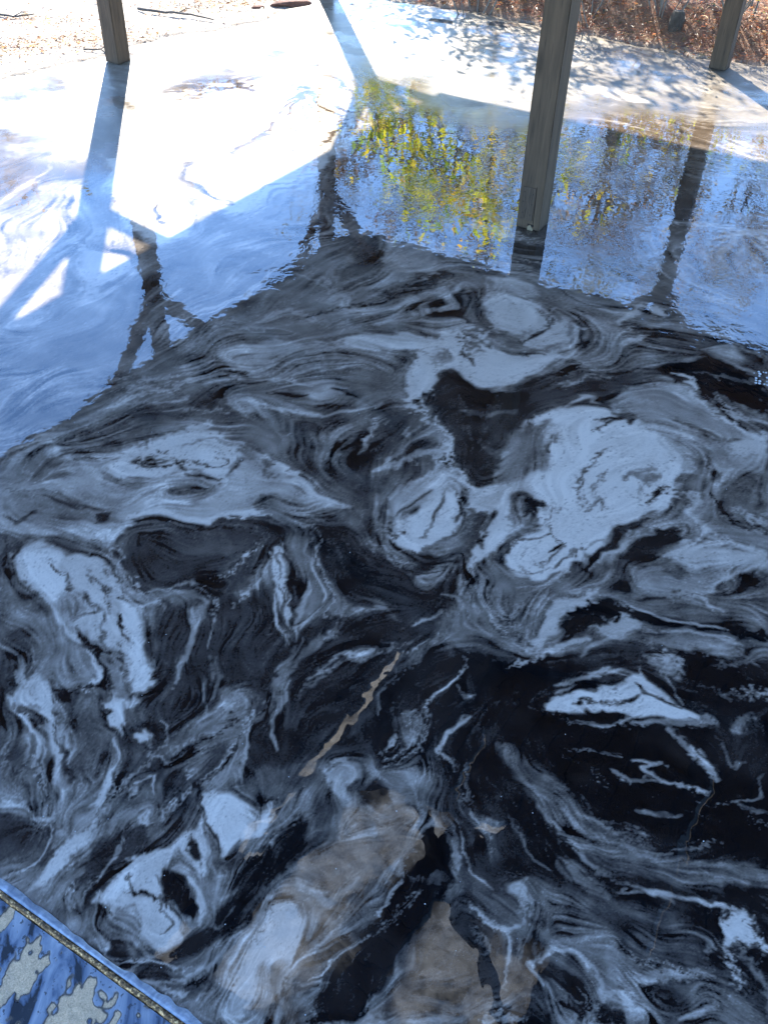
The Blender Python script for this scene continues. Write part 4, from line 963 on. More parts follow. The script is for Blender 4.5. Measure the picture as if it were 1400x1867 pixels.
    R_ -= v1 * mask * (.12 + .30 * white) 
    v1b = np.clip(1 - np.abs(acc3 - .5) / .035, 0, 1)
    R_ -= v1b * (1 - mask) * (.10 + .30 * white)
    v2 = np.clip(1 - np.abs(acc3 + .8 + .3 * acc2) / .12, 0, 1)
    R_ += v2 * (1 - white) * mask * .26 * (1 - .6 * dark)
    v3 = np.clip(1 - np.abs(acc2 - 1.1) / .10, 0, 1)
    R_ += v3 * (1 - white) * sstep(field(.2, .05, 1.8) * .8 + .2) * .20
    # thin crinkled filaments that run parallel to every edge of the pour
    fold = field(.016, .004, 1.2)
    qv = TT * 5.0 + .9 * acc3 + .35 * acc2 + .16 * fold
    for mult, ph, thin, amt in ((1.6, .0, .84, .15), (3.1, .37, .80, .09)):
        tri = np.abs(((qv * mult + ph) % 1.0) - .5) * 2
        ln = sstep((tri - thin) / (1 - thin))
        gate = sstep(field(.12, .03, 1.6) * .8 + .45)
        R_ += ln * gate * amt * np.where(TT > .60, -1.0, 1.0) * (1 - .85 * dark)
        ln2 = sstep((1 - tri - thin) / (1 - thin))
        R_ -= ln2 * gate * amt * .6 * (1 - dark)
    R_ += (1 - white) * (1 - .8 * dark) * .055 * field(.10, .012, 2.0)       # cloudy film
    hue = field(.35, .04, 1.9) + .6 * acc3
    return R_.astype(np.float32), hue.astype(np.float32), T

# ------------------------------------------------------------------ the marbled resin floor
TONE, HUE, _ = make_marble()
def axis(knots):
    """knots: (value, step) -> graded axis"""
    out = [knots[0][0]]
    v = out[0]
    ks = np.array([k[0] for k in knots]); st = np.array([k[1] for k in knots])
    while v < ks[-1]:
        v += float(np.interp(v, ks, st)); out.append(v)
    return np.array(out)
phi = axis([(-1.35, .020), (-1.0, .012), (-.72, .0034), (-.5, .0021), (.55, .0021), (.75, .0034), (1.05, .012), (1.45, .020)])
rho = axis([(-.42, .0023), (1.9, .0023), (2.30, .0040)])
NP, NR = len(phi), len(rho)
PH, RH = np.meshgrid(phi, rho)
RR = np.exp(RH)
VX = RR * np.sin(PH); VY = POY + RR * np.cos(PH)
d0 = np.array(D0); uu = np.array(UU); ww = np.array(WW)
fu = (VX - d0[0]) * uu[0] + (VY - d0[1]) * uu[1]
fw = (VX - d0[0]) * ww[0] + (VY - d0[1]) * ww[1]
def wob(a, ph): return .06 * np.sin(a * 2.1 + ph) + .035 * np.sin(a * 5.3 + 2 * ph) + .018 * np.sin(a * 13.1 + 3 * ph) + .008 * np.sin(a * 31 + ph)
UEDGE = 6.60
# outline of the pour: irregular feathered edges on the far and left sides, trimmed straight at the near side
left_edge = -.02 - .30 * np.exp(-((fu - 3.1) / 1.0) ** 2) + wob(fu, .7) + .10 * np.exp(-((fu - .9) / .5) ** 2)
far_edge = -.13 + wob(fw, 2.1)
keep = (fw > left_edge) & (fu > far_edge) & (fu < UEDGE) & (fw < 6.9)
def fetch(A):
    i = (PH - GX0) / GS; j = (RH - GY0) / GS
    i = np.clip(i, 0, A.shape[1] - 1.01); j = np.clip(j, 0, A.shape[0] - 1.01)
    i0 = i.astype(int); j0 = j.astype(int); a = i - i0; b = j - j0
    return (A[j0, i0] * (1 - a) + A[j0, i0 + 1] * a) * (1 - b) + (A[j0 + 1, i0] * (1 - a) + A[j0 + 1, i0 + 1] * a) * b
def sm_(a):
    a = np.clip(a, 0, 1); return a * a * (3 - 2 * a)
tone = fetch(TONE); hue = fetch(HUE)
ripple = .09 + .91 * sm_((VY - 1.9) / 1.8)
dry = sm_((VY - 5.45 + .12 * VX + .25 * np.sin(VX * 3.1)) / .7) * sm_((VX + .05) / .5)      # dried silt film on the far right
dry = np.maximum(dry, .8 * np.maximum(sm_((VY - 4.2) / .8) * sm_((-.95 - VX + .2 * np.sin(VY * 3)) / .5), sm_((VY - 5.9) / .6)))
sand = sm_((VY - 3.9 + .5 * np.sin(VX * 2.3)) / 1.3)            # sandy taupe pigment mixed into the far pour
# real undulation of the poured surface: slow swell, thin down-turned rim at the feathered edges
edge_d = np.minimum(fw - left_edge, fu - far_edge)
VZ = -.014 * np.clip(1 - edge_d / .10, 0, 1) ** 2
# rolled lip at the trimmed near edge, of uneven width
lipw = .014 + .010 * (np.sin(fw * 17) * .5 + .5) + .008 * np.sin(fw * 41 + 1) ** 2
VZ -= .0045 * np.clip(1 - (UEDGE - fu) / lipw, 0, 1) ** 2
idx = np.arange(NP * NR).reshape(NR, NP)
kq = keep[:-1, :-1] | keep[1:, 1:] | keep[1:, :-1] | keep[:-1, 1:]
# snap the row that crosses the trimmed edge onto it
over = (fu > UEDGE)
VX = np.where(over, VX - (fu - UEDGE) * uu[0], VX); VY = np.where(over, VY - (fu - UEDGE) * uu[1], VY)
Q = np.stack([idx[:-1, :-1][kq], idx[:-1, 1:][kq], idx[1:, 1:][kq], idx[1:, :-1][kq]], 1)
used = np.unique(Q); remap = np.full(NP * NR, -1, np.int64); remap[used] = np.arange(len(used))
Vv = np.stack([VX, VY, VZ], -1).reshape(-1, 3)[used]
Q = remap[Q]

k = N('poured_marble_resin')
at = k.n('ShaderNodeAttribute', attribute_name='tone'); ah = k.n('ShaderNodeAttribute', attribute_name='hue')
pos = k.pos()
f1 = k.noise(pos, 170, 3, .6)
f2 = k.noise(pos, 600, 2, .6)
t = k.math('ADD', at.outputs['Fac'], k.math('MULTIPLY', k.math('SUBTRACT', f1, .5), .12))
t = k.math('ADD', t, k.math('MULTIPLY', k.math('SUBTRACT', f2, .5), .10))
col = k.ramp(k.math('MULTIPLY', t, 1.0, clamp=True), [
    (0.0, (.0024, .0026, .0034)), (.11, (.0050, .0060, .0080)), (.22, (.066, .059, .055)),
    (.36, (.162, .138, .115)), (.54, (.300, .258, .220)), (.78, (.545, .475, .410)), (1.0, (.86, .775, .680))])
hn = k.maprange(ah.outputs['Fac'], .1, 1.9)
hn = k.math('MULTIPLY', hn, k.maprange(t, .85, .45))
col = k.mix(k.math('MULTIPLY', hn, .28), col, k.mix(.5, col, (.11, .088, .078)))
far = k.n('ShaderNodeAttribute', attribute_name='sand')
col = k.mix(k.math('MULTIPLY', far.outputs['Fac'], k.maprange(t, .55, .9)), col, (.52, .45, .345))
col = k.mix(k.math('MULTIPLY', far.outputs['Fac'], k.maprange(t, .90, .50)), col, k.mix(k.maprange(t, .12, .55), (.045, .032, .021), (.115, .083, .055)))
dr0 = k.n('ShaderNodeAttribute', attribute_name='dry')
col = k.mix(k.math('MULTIPLY', dr0.outputs['Fac'], .75), col, k.mix(k.maprange(t, .1, .75), (.13, .105, .08), (.40, .345, .265)))
k.l(col, k.p.inputs['Base Color'])
dr = k.n('ShaderNodeAttribute', attribute_name='dry')
drn = k.math('MULTIPLY', dr.outputs['Fac'], k.maprange(k.noise(pos, 2.2, 4, .6), .30, .50))
k.l(k.math('ADD', .012, k.math('MULTIPLY', drn, .42)), k.p.inputs['Roughness'])
k.l(k.math('SUBTRACT', .5, k.math('MULTIPLY', drn, .34)), k.p.inputs['Specular IOR Level'])
k.p.inputs['IOR'].default_value = 1.62
# fine ripples left by the flow of the resin, strong in some patches and calm in others
mp = k.n('ShaderNodeMapping'); k.l(pos, mp.inputs[0]); mp.inputs['Scale'].default_value = (1, .8, 1)
rip = k.noise(mp.outputs[0], 17, 2, .5, .8)
rip2 = k.noise(mp.outputs[0], 48, 1, .5, .6)
swell = k.noise(mp.outputs[0], 2.6, 2, .5)
patch = k.maprange(k.noise(pos, 1.1, 2, .5), .42, .60, .10, 1.0, smooth=True)
ra = k.n('ShaderNodeAttribute', attribute_name='ripple')
h = k.math('MULTIPLY', k.math('ADD', k.math('MULTIPLY', rip, .0008), k.math('MULTIPLY', rip2, .00018)), k.math('MULTIPLY', patch, ra.outputs['Fac']))
h = k.math('ADD', h, k.math('ADD', k.math('MULTIPLY', swell, .0018), k.math('MULTIPLY', k.noise(pos, 8.5, 2, .5, .5), .00055)))
k.bump(h, 1.0, 1.0)
M_FLOOR = k.m
floor = big_mesh('marbled_floor', Vv, Q, M_FLOOR)
for nm, arr in (('tone', tone), ('hue', hue), ('ripple', ripple), ('dry', dry), ('sand', sand)):
    a_ = floor.data.attributes.new(nm, 'FLOAT', 'POINT')
    a_.data.foreach_set('value', arr.reshape(-1)[used].astype(np.float32))
tag(floor, kind='structure')
print('floor quads', len(Q))

# ------------------------------------------------------------------ ground outside the pour
def sm(a):
    a = np.clip(a, 0, 1); return a * a * (3 - 2 * a)
def vnoise(x, y, seed=0):
    """cheap smooth value noise"""
    xi = np.floor(x).astype(np.int64); yi = np.floor(y).astype(np.int64)
    fx = sm(x - xi); fy = sm(y - yi)
    def hsh(a, b):
        n = (a * 374761393 + b * 668265263 + seed * 1442695041) & 0x7fffffff
        n = ((n ^ (n >> 13)) * 1274126177) & 0x7fffffff
        return ((n ^ (n >> 16)) & 0xffff) / 65535.0
    return (hsh(xi, yi) * (1 - fx) + hsh(xi + 1, yi) * fx) * (1 - fy) + (hsh(xi, yi + 1) * (1 - fx) + hsh(xi + 1, yi + 1) * fx) * fy
def uw(x, y):
    return (x - d0[0]) * uu[0] + (y - d0[1]) * uu[1], (x - d0[0]) * ww[0] + (y - d0[1]) * ww[1]
def ground_z(x, y):
    x = np.asarray(x, float); y = np.asarray(y, float)
    u_, w_ = uw(x, y)
    le = -.02 - .30 * np.exp(-((u_ - 3.1) / 1.0) ** 2) + wob(u_, .7) + .10 * np.exp(-((u_ - .9) / .5) ** 2)
    fe = -.13 + wob(w_, 2.1)
    e = np.maximum(np.maximum(le - w_, fe - u_), w_ - 6.85)
    near = u_ - UEDGE
    z = -.06 + .050 * sm((e + .04) / .09)
    z = z + (vnoise(x * 9, y * 9, 3) - .5) * .014 * sm((e + .06) / .1) + (vnoise(x * 28, y * 28, 4) - .5) * .006 * sm((e + .06) / .1)
    bank = sm((-u_ - .12) / .55) * sm((w_ - .55) / .7)
    z = z + bank * (.17 + .05 * vnoise(x * 2.2, y * 2.2, 5)) + bank * (vnoise(x * 7, y * 7, 8) - .5) * .05
    z = z + sm((e - 1.5) / 20) * (vnoise(x * .15, y * .15, 6) - .3) * .6
    z = np.where(near > -.1, np.minimum(z, -.06 - .30 * np.clip(near + .1, 0, 1.2)), z)
    return z
gr = np.concatenate([np.linspace(.3, 6.0, 30), np.linspace(6.05, 10.5, 150), np.geomspace(10.7, 320, 50)])
ga = np.concatenate([np.linspace(-math.pi, -.75, 40)[:-1], np.linspace(-.75, .75, 230), np.linspace(.75, math.pi, 40)[1:-1]])
A_, G_ = np.meshgrid(ga, gr)
gx = G_ * np.sin(A_); gy = G_ * np.cos(A_)
gz = ground_z(gx, gy)
na, ng = len(ga), len(gr)
ii = np.arange(na * ng).reshape(ng, na)
nxt = np.roll(ii, -1, axis=1)
GQ = np.stack([ii[:-1], nxt[:-1], nxt[1:], ii[1:]], -1).reshape(-1, 4)
GV = np.stack([gx, gy, gz], -1).reshape(-1, 3)
# close the middle
cidx = len(GV); GV = np.vstack([GV, [0, 0, float(ground_z(0., 0.))]])
k = N('sandy_ground')
pos = k.pos()
n1 = k.noise(pos, 1.3, 4); n2 = k.noise(pos, 60, 4, .7); n3 = k.noise(pos, 9, 4, .65)
wn = k.n('ShaderNodeAttribute', attribute_name='humus')
base = k.ramp(n3, [(.3, (.34, .29, .23)), (.7, (.50, .45, .37))])
dirt = k.ramp(n3, [(.3, (.13, .07, .042)), (.7, (.34, .19, .115))])
c_ = k.mix(wn.outputs['Fac'], base, dirt)
c_ = k.mix(k.maprange(n2, .40, .66, 0, .55), c_, (.16, .12, .09))
k.l(c_, k.p.inputs['Base Color']); k.p.inputs['Roughness'].default_value = .95
k.bump(k.math('ADD', n2, n3), .8, .012)
ground = big_mesh('ground', GV, GQ, k.m)
gu, gw = uw(GV[:, 0], GV[:, 1])
hum = sm((-gu - .05) / .25) * sm((gw - .45) / .5)
hum = np.maximum(hum, .35 * sm((np.hypot(GV[:, 0], GV[:, 1]) - 11) / 4))
a_ = ground.data.attributes.new('humus', 'FLOAT', 'POINT'); a_.data.foreach_set('value', hum.astype(np.float32))
tag(ground, kind='structure')

# ------------------------------------------------------------------ near edge: edging strip, resin lip, sloping apron with spilled resin
def strip_mesh(name, u0, u1, wA, wB, nu, nw, zf, mat, parent=None, thick=.0, wfun=None):
    us = np.linspace(0, 1, nu); ws = np.linspace(wA, wB, nw)
    W_, S_ = np.meshgrid(ws, us)
    ua = u0(W_) if callable(u0) else u0 + 0 * W_
    ub = u1(W_) if callable(u1) else u1 + 0 * W_
    U_ = ua + (ub - ua) * S_
    Z_ = zf(U_, W_, S_)
    xx = d0[0] + uu[0] * U_ + ww[0] * W_; yy = d0[1] + uu[1] * U_ + ww[1] * W_
    V_ = np.stack([xx, yy, Z_], -1).reshape(-1, 3)
    id_ = np.arange(nu * nw).reshape(nu, nw)
    Q_ = np.stack([id_[:-1, :-1], id_[1:, :-1], id_[1:, 1:], id_[:-1, 1:]], -1).reshape(-1, 4)
    return big_mesh(name, V_, Q_, mat, parent), U_, W_
lip_w = lambda w: .003 + .017 * vnoise(w * 9, w * 0 + .5, 21) ** 2 + .007 * vnoise(w * 47, w * 0 + .5, 22)
k = N('pale_resin_lip')
rn = k.noise(k.pos(), 40, 4, .6, 1.0)
k.l(k.ramp(rn, [(.3, (.18, .22, .29)), (.55, (.33, .38, .45)), (.75, (.50, .58, .70))]), k.p.inputs['Base Color'])  # bluish stops put the sky's reflection into the lip colour
k.p.inputs['Roughness'].default_value = .04
k.bump(k.noise(k.pos(), 120, 2), .3, .002)
M_LIP = k.m
lip, _, _ = strip_mesh('resin_lip', lambda w: UEDGE - lip_w(w), lambda w: UEDGE + .002 + 0 * w, 0, 6.8, 7, 1800,
    lambda U, W, S: .0004 + .0030 * np.sin(np.clip(S * .62, 0, 1) * math.pi) ** .8 * (1 + 0 * U) - .0065 * np.clip(S - .75, 0, 1) * 2, M_LIP)
tag(lip, kind='structure')
k = N('brass_brown_edging')
n_ = k.noise(k.pos(), 130, 3, .7); n2_ = k.noise(k.pos(), 500, 2)
k.l(k.ramp(n_, [(.38, (.06, .034, .012)), (.52, (.20, .115, .045)), (.64, (.95, .62, .28))]), k.p.inputs['Base Color'])  # brightest stop paints golden glints into the strip's colour
k.p.inputs['Roughness'].default_value = .22; k.p.inputs['Metallic'].default_value = .25
k.bump(k.math('ADD', n_, n2_), .6, .003)
bm = bmesh.new()
nseg = 500; prof = [(0, -.02), (0, -.0005), (.0025, .0012), (.0070, .0012), (.0095, -.001), (.0120, -.03)]
rows = []
for i in range(nseg + 1):
    w = 6.8 * i / nseg
    j_ = .0006 * math.sin(i * 1.7) + .0005 * math.sin(i * .61)
    rows.append([bm.verts.new(P(UEDGE + .0025 + a + j_, w, b)) for a, b in prof])
for i in range(nseg):
    for j in range(len(prof) - 1):
        bm.faces.new((rows[i][j], rows[i][j + 1], rows[i + 1][j + 1], rows[i + 1][j]))
bmesh.ops.recalc_face_normals(bm, faces=bm.faces[:])
edging = bm_obj('edging_strip', bm, k.m, None, True)
tag(edging, 'thin brown metal edging strip along the near edge of the marbled floor', 'edging strip')
# apron
AP0 = UEDGE + .0145
def resin_mask(U, W):
    a = vnoise(U * 5 + 2 * vnoise(U * 5, W * 5, 31), W * 13 + 2.2 * vnoise(U * 6, W * 8, 32), 33)
    b = vnoise(U * 16, W * 36, 34); c2 = vnoise(U * 60 + a * 3, W * 90, 35)
    m_ = a * .66 + b * .22 + c2 * .12 - .125 + .05 * vnoise(U * 120, W * 120, 39) - .02 + .22 * np.exp(-(U - AP0) / .025)
    return m_
def apron_z(U, W, S):
    m_ = resin_mask(U, W)
    t_ = sm((m_ - .455) / .035)
    z = -.008 - .30 * (U - AP0) + .0022 * t_ + (vnoise(U * 90, W * 90, 36) - .5) * .0016 * (1 - t_) + (vnoise(U * 25, W * 30, 37) - .5) * .003
    return z
k = N('concrete_apron_with_spills')
rs = k.n('ShaderNodeAttribute', attribute_name='resin')
g1 = k.noise(k.pos(), 260, 4, .7); g2 = k.noise(k.pos(), 900, 3, .7); g3 = k.noise(k.pos(), 24, 4)
conc = k.ramp(k.math('ADD', k.math('MULTIPLY', g1, .5), k.math('MULTIPLY', g2, .5)), [(.32, (.28, .20, .13)), (.5, (.62, .46, .30)), (.68, (.88, .68, .46))])
mpp = k.n('ShaderNodeMapping'); k.l(k.pos(), mpp.inputs[0]); mpp.inputs['Rotation'].default_value = (0, 0, .52); mpp.inputs['Scale'].default_value = (1, .22, 1)
st_ = k.noise(mpp.outputs[0], 16, 5, .55, 1.2)
spot = k.maprange(k.noise(k.pos(), 75, 3, .6), .60, .64)
resc = k.ramp(st_, [(.38, (.008, .010, .015)), (.42, (.07, .10, .16)), (.48, (.15, .19, .26)), (.62, (.27, .31, .37)), (.80, (.5, .56, .64))])  # blue of the open sky is mixed into the spilled resin's colour
rimd = k.math('MULTIPLY', k.maprange(rs.outputs['Fac'], .05, .4), k.maprange(rs.outputs['Fac'], .95, .6))
cab = k.mix(rs.outputs['Fac'], conc, k.mix(k.math('MULTIPLY', spot, .8), resc, (.03, .03, .035)))
k.l(k.mix(k.math('MULTIPLY', rimd, .85), cab, (.02, .018, .016)), k.p.inputs['Base Color'])
k.l(k.maprange(rs.outputs['Fac'], .3, .7, .9, .05), k.p.inputs['Roughness'])
k.bump(k.math('MULTIPLY', k.math('ADD', g1, g2), k.math('SUBTRACT', 1.0, rs.outputs['Fac'])), .6, .003)
def add_apron(wA, wB, nw, nu, u1):
    o, U_, W_ = strip_mesh('concrete_apron', AP0, u1, wA, wB, nu, nw, apron_z, k.m)
    m_ = sm((resin_mask(U_, W_) - .45) / .03)
    a_ = o.data.attributes.new('resin', 'FLOAT', 'POINT'); a_.data.foreach_set('value', m_.astype(np.float32).ravel())
    tag(o, kind='structure'); return o
add_apron(3.0, 4.7, 560, 250, AP0 + .62)
add_apron(0.0, 2.999, 300, 60, AP0 + .62); add_apron(4.701, 6.8, 220, 60, AP0 + .62)

# ------------------------------------------------------------------ foot of the nearest post
pB = [o for o in pav.children if o.get('label')][0]
k = N('pale_split_wood'); k.l(k.mix(k.noise(k.obj(), 90, 3), (.20, .16, .10), (.36, .30, .2)), k.p.inputs['Base Color']); M_SPLIT = k.m
M_PLATE = wood_mat('patch_board', (.040, .028, .018), (.12, .084, .055))
M_NAIL = flat_mat('rusty_nail', (.014, .011, .009), .5, .3)
def sub_box(name, x, y, z, sx, sy, sz, mat, rot=0.0):
    bm = bmesh.new(); bmesh.ops.create_cube(bm, size=1.0)
    for v in bm.verts: v.co = Vector((v.co.x * sx, v.co.y * sy, v.co.z * sz))
    bmesh.ops.bevel(bm, geom=bm.edges[:], offset=min(sx, sy, sz) * .25, segments=1, affect='EDGES')
    o = bm_obj(name, bm, mat, pB); o.location = (x, y, z); o.rotation_euler = (0, rot, 0); return o
# local axes of the post follow the pavilion: +x = W, +y = away from the viewer (-U)
sub_box('patch_board', -.011, -S / 2 - .003, .118, .060, .006, .15, M_PLATE)
for (a, b) in ((-.032, .17), (.010, .165), (-.034, .125), (.008, .118), (-.030, .075), (.006, .070)):
    sub_box('nail', a, -S / 2 - .0065, b, .0045, .003, .0045, M_NAIL)
sub_box('split', -.018, -S / 2 - .0062, .075, .0018, .002, .05, M_NAIL, .04)
sub_box('split', .023, -S / 2 - .0005, .11, .002, .003, .18, M_NAIL, -.02)
# chip in the foot with fibres
bm = bmesh.new()
rr = random.Random(4)
for i in range(9):
    x0 = .002 + i * .0030; h = .014 + .008 * math.sin(i * .5) + rr.random() * .003
    bmesh.ops.create_cube(bm, size=1.0, matrix=Matrix.Translation((x0, -S / 2 - .0022, h / 2)) @ Matrix.Diagonal((.0024, .004 + .002 * rr.random(), h, 1)))
bm_obj('splintered_foot', bm, M_SPLIT, pB)
sub_box('dark_notch', .014, -S / 2 - .0008, .021, .030, .0022, .010, M_NAIL)

# ------------------------------------------------------------------ vegetation builders
def tube_into(VL, FL, pts, rads, sides):
    base0 = len(VL)
    prev = None
    for i, (p, r) in enumerate(zip(pts, rads)):
        d = (pts[min(i + 1, len(pts) - 1)] - pts[max(i - 1, 0)])
        if d.length < 1e-6: d = Vector((0, 0, 1))
        d.normalize()
        a = Vector((1, 0, 0)) if abs(d.x) < .8 else Vector((0, 1, 0))
        s = d.cross(a).normalized(); t = d.cross(s)
        for j in range(sides):
            th_ = 2 * math.pi * j / sides
            VL.append(p + (s * math.cos(th_) + t * math.sin(th_)) * r)
        if i:
            b = base0 + i * sides; a_ = b - sides
            for j in range(sides):
                FL.append((a_ + j, a_ + (j + 1) % sides, b + (j + 1) % sides, b + j))
def grow(rg, VL, FL, tips, p, d, L, r, depth, spread=.7, upb=.12, nseg=4, kids=(2, 4)):
    pts = [p.copy()]; rads = [r]
    q = p.copy(); dd = d.copy()
    for i in range(nseg):
        dd = (dd + Vector((rg.gauss(0, .13), rg.gauss(0, .13), rg.gauss(0, .10) + upb * .3))).normalized()
        q = q + dd * (L / nseg); pts.append(q.copy()); rads.append(r * (1 - .55 * (i + 1) / nseg))
    tube_into(VL, FL, pts, rads, 6 if depth > 2 else (4 if depth > 1 else 3))
    if depth <= 1:
        tips.extend([(x, dd) for x in pts[1:]])
    if depth == 0: return
    for _ in range(rg.randint(*kids)):
        f = rg.uniform(.35, 1.0); i = min(int(f * nseg), nseg - 1)
        b = pts[i].lerp(pts[i + 1], f * nseg - i) if f < 1 else pts[-1]
        side = Vector((rg.gauss(0, 1), rg.gauss(0, 1), rg.gauss(0, .5))).normalized()
        nd = (dd * (1 - spread * .5) + side * spread + Vector((0, 0, upb))).normalized()
        grow(rg, VL, FL, tips, b, nd, L * rg.uniform(.5, .72), max(rads[i] * .6, .0018), depth - 1, spread, upb, nseg, kids)
def leaf_mat(name):
    k = N(name)
    c = k.n('ShaderNodeAttribute', attribute_name='tint')
    k.t.nodes.remove(k.p)
    dif = k.n('ShaderNodeBsdfDiffuse'); tr = k.n('ShaderNodeBsdfTranslucent'); gl = k.n('ShaderNodeBsdfGlossy'); gl.inputs['Roughness'].default_value = .4
    k.l(c.outputs['Color'], dif.inputs['Color'])
    k.l(c.outputs['Color'], tr.inputs['Color'])
    m1 = k.n('ShaderNodeMixShader'); m1.inputs[0].default_value = .8; k.l(dif.outputs[0], m1.inputs[1]); k.l(tr.outputs[0], m1.inputs[2])
    m2 = k.n('ShaderNodeMixShader'); m2.inputs[0].default_value = .05; k.l(m1.outputs[0], m2.inputs[1]); k.l(gl.outputs[0], m2.inputs[2])
    k.l(m2.outputs[0], k.out.inputs[0])
    return k.m
M_LEAF = leaf_mat('leaf')
M_LITTER = leaf_mat('dry_litter')
k = N('grey_bark'); bn = k.noise(k.pos(), 30, 4, .6); k.l(k.ramp(bn, [(.3, (.045, .038, .032)), (.7, (.15, .13, .115))]), k.p.inputs['Base Color']); k.p.inputs['Roughness'].default_value = .9; k.bump(bn, .5, .01); M_BARK = k.m
k = N('pale_twigs'); bn = k.noise(k.pos(), 30, 3); k.l(k.ramp(bn, [(.3, (.13, .115, .095)), (.7, (.28, .25, .21))]), k.p.inputs['Base Color']); k.p.inputs['Roughness'].default_value = .9; M_TWIG = k.m

def leaves_mesh(name, pts, dirs, size, pal, rng, parent=None, mat=None, flat=False, aspect=.45, curl=.25):
    """pts (n,3); one folded four-point leaf each, tinted from the palette"""
    n = len(pts)
    pts = np.asarray(pts, float); dirs = np.asarray(dirs, float)
    L_ = size * rng.uniform(.55, 1.25, n)
    d = dirs + rng.normal(0, .5, (n, 3)); 
    if flat: d[:, 2] *= .25
    d /= np.linalg.norm(d, axis=1)[:, None] + 1e-9
    up = rng.normal(0, .5 if not flat else .35, (n, 3)); up[:, 2] += 1
    s = np.cross(d, up); s /= np.linalg.norm(s, axis=1)[:, None] + 1e-9
    nn_ = np.cross(s, d)
    wdt = (L_ * aspect * rng.uniform(.7, 1.2, n) * .5)[:, None]
    L1 = L_[:, None]
    cv = curl * rng.uniform(.2, 1.6, n)[:, None]
    v0 = pts; v1 = pts + d * L1 * .45 + s * wdt + nn_ * wdt * .6 * cv * 2; v3 = pts + d * L1 * .45 - s * wdt + nn_ * wdt * .6 * cv * 2
    v2 = pts + d * L1 - nn_ * L1 * cv * .5; vm = pts + d * L1 * .5
    V_ = np.stack([v0, v1, v2, v3, vm], 1).reshape(-1, 3)
    b = np.arange(n)[:, None] * 5
    F_ = np.concatenate([b + [0, 4, 1], b + [1, 4, 2], b + [0, 3, 4], b + [4, 3, 2]], 1).reshape(-1, 3)
    o = big_mesh(name, V_, F_, mat or M_LEAF, parent, smooth=False)
    pal = np.array(pal, float)
    col = pal[rng.integers(0, len(pal), n)] * rng.uniform(.7, 1.3, (n, 1)) 
    col = np.clip(np.repeat(col, 5, 0), 0, 1)
    ca = o.data.color_attributes.new('tint', 'FLOAT_COLOR', 'POINT')
    ca.data.foreach_set('color', np.concatenate([col, np.ones((len(col), 1))], 1).astype(np.float32).ravel())
    return o
YG = [(.55, .60, .02), (.70, .66, .03), (.38, .48, .02), (.75, .60, .04), (.22, .34, .02)]
OR = [(.80, .48, .03), (.75, .28, .03), (.65, .58, .03), (.85, .62, .04), (.50, .12, .02)]
GN = [(.10, .17, .03), (.16, .24, .04), (.24, .32, .04), (.07, .12, .03)]
BR_ = [(.20, .12, .06), (.28, .18, .09), (.14, .09, .05), (.18, .16, .08)]
OL = [(.12, .13, .05), (.18, .17, .07), (.22, .19, .10), (.10, .10, .05)]

def tree(name, x, y, h, r, seed, label, cat, group, pal, leaf_n, leaf_s, depth=4, spread=.7, kids=(3, 5), lean=(0, 0), bark=None, twig=None, first=.45, upb=.15):
    rg = random.Random(seed); rng = np.random.default_rng(seed)
    z0 = float(ground_z(x, y)) - .03
    root = empty(name, (x, y, z0)); tag(root, label, cat, group)
    VL, FL = [], []
    n = 9; pts = [Vector((0, 0, 0))]; rads = [r * 1.25]
    d = Vector((lean[0], lean[1], 1)).normalized(); q = Vector((0, 0, 0))
    for i in range(n):
        d = (d + Vector((rg.gauss(0, .07), rg.gauss(0, .07), .05))).normalized()
        q = q + d * (h * .78 / n); pts.append(q.copy()); rads.append(r * (1 - .8 * (i + 1) / n))
    tube_into(VL, FL, pts, rads, 8)
    mesh_obj('trunk', VL, FL, bark or M_BARK, root, True)
    VL, FL, tips = [], [], []
    for i in range(2, n + 1):
        if i / n < first: continue
        for _ in range(rg.randint(*kids) if depth > 2 else 2):
            a = rg.uniform(0, 2 * math.pi)
            dd = Vector((math.cos(a), math.sin(a), rg.uniform(.1, .9))).normalized()
            grow(rg, VL, FL, tips, pts[i], dd, h * rg.uniform(.14, .30) * (1.25 - .5 * i / n), max(rads[i] * .55, .004), depth - 2, spread, upb, 4, (2, 4))
    mesh_obj('branches', VL, FL, twig or M_TWIG, root, True)
    if leaf_n:
        k_ = rng.integers(0, len(tips), leaf_n)
        tp = np.array([tips[j][0][:] for j in k_]) + rng.normal(0, leaf_s * 1.0, (leaf_n, 3))
        td = np.array([tips[j][1][:] for j in k_])
        c = leaves_mesh('crown', tp, td, leaf_s, pal, rng, root); tag(c, kind='stuff')
    return root
def shrub(name, x, y, h, seed, label, group, pal, leaf_n, leaf_s, stems=7, rad=.35):
    rg = random.Random(seed); rng = np.random.default_rng(seed)
    z0 = float(ground_z(x, y)) - .03
    root = empty(name, (x, y, z0)); tag(root, label, 'shrub', group)
    VL, FL, tips = [], [], []
    for s in range(stems):
        a = rg.uniform(0, 2 * math.pi); o_ = Vector((math.cos(a), math.sin(a), 0)) * rg.uniform(0, rad * .35)
        d = Vector((math.cos(a) * rad * .8, math.sin(a) * rad * .8, 1)).normalized()
        grow(rg, VL, FL, tips, o_, d, h * rg.uniform(.6, 1.0), rg.uniform(.004, .009), 2, .6, .3, 5, (3, 5))
    mesh_obj('stems', VL, FL, M_TWIG, root, True)
    tips = [t for t in tips if t[0].z > h * .12] or tips
    k_ = rng.integers(0, len(tips), leaf_n)
    tp = np.array([tips[j][0][:] for j in k_]) + rng.normal(0, leaf_s * .7, (leaf_n, 3))
    td = np.array([tips[j][1][:] for j in k_])
    c = leaves_mesh('foliage', tp, td, leaf_s, pal, rng, root); tag(c, kind='stuff')
    return root

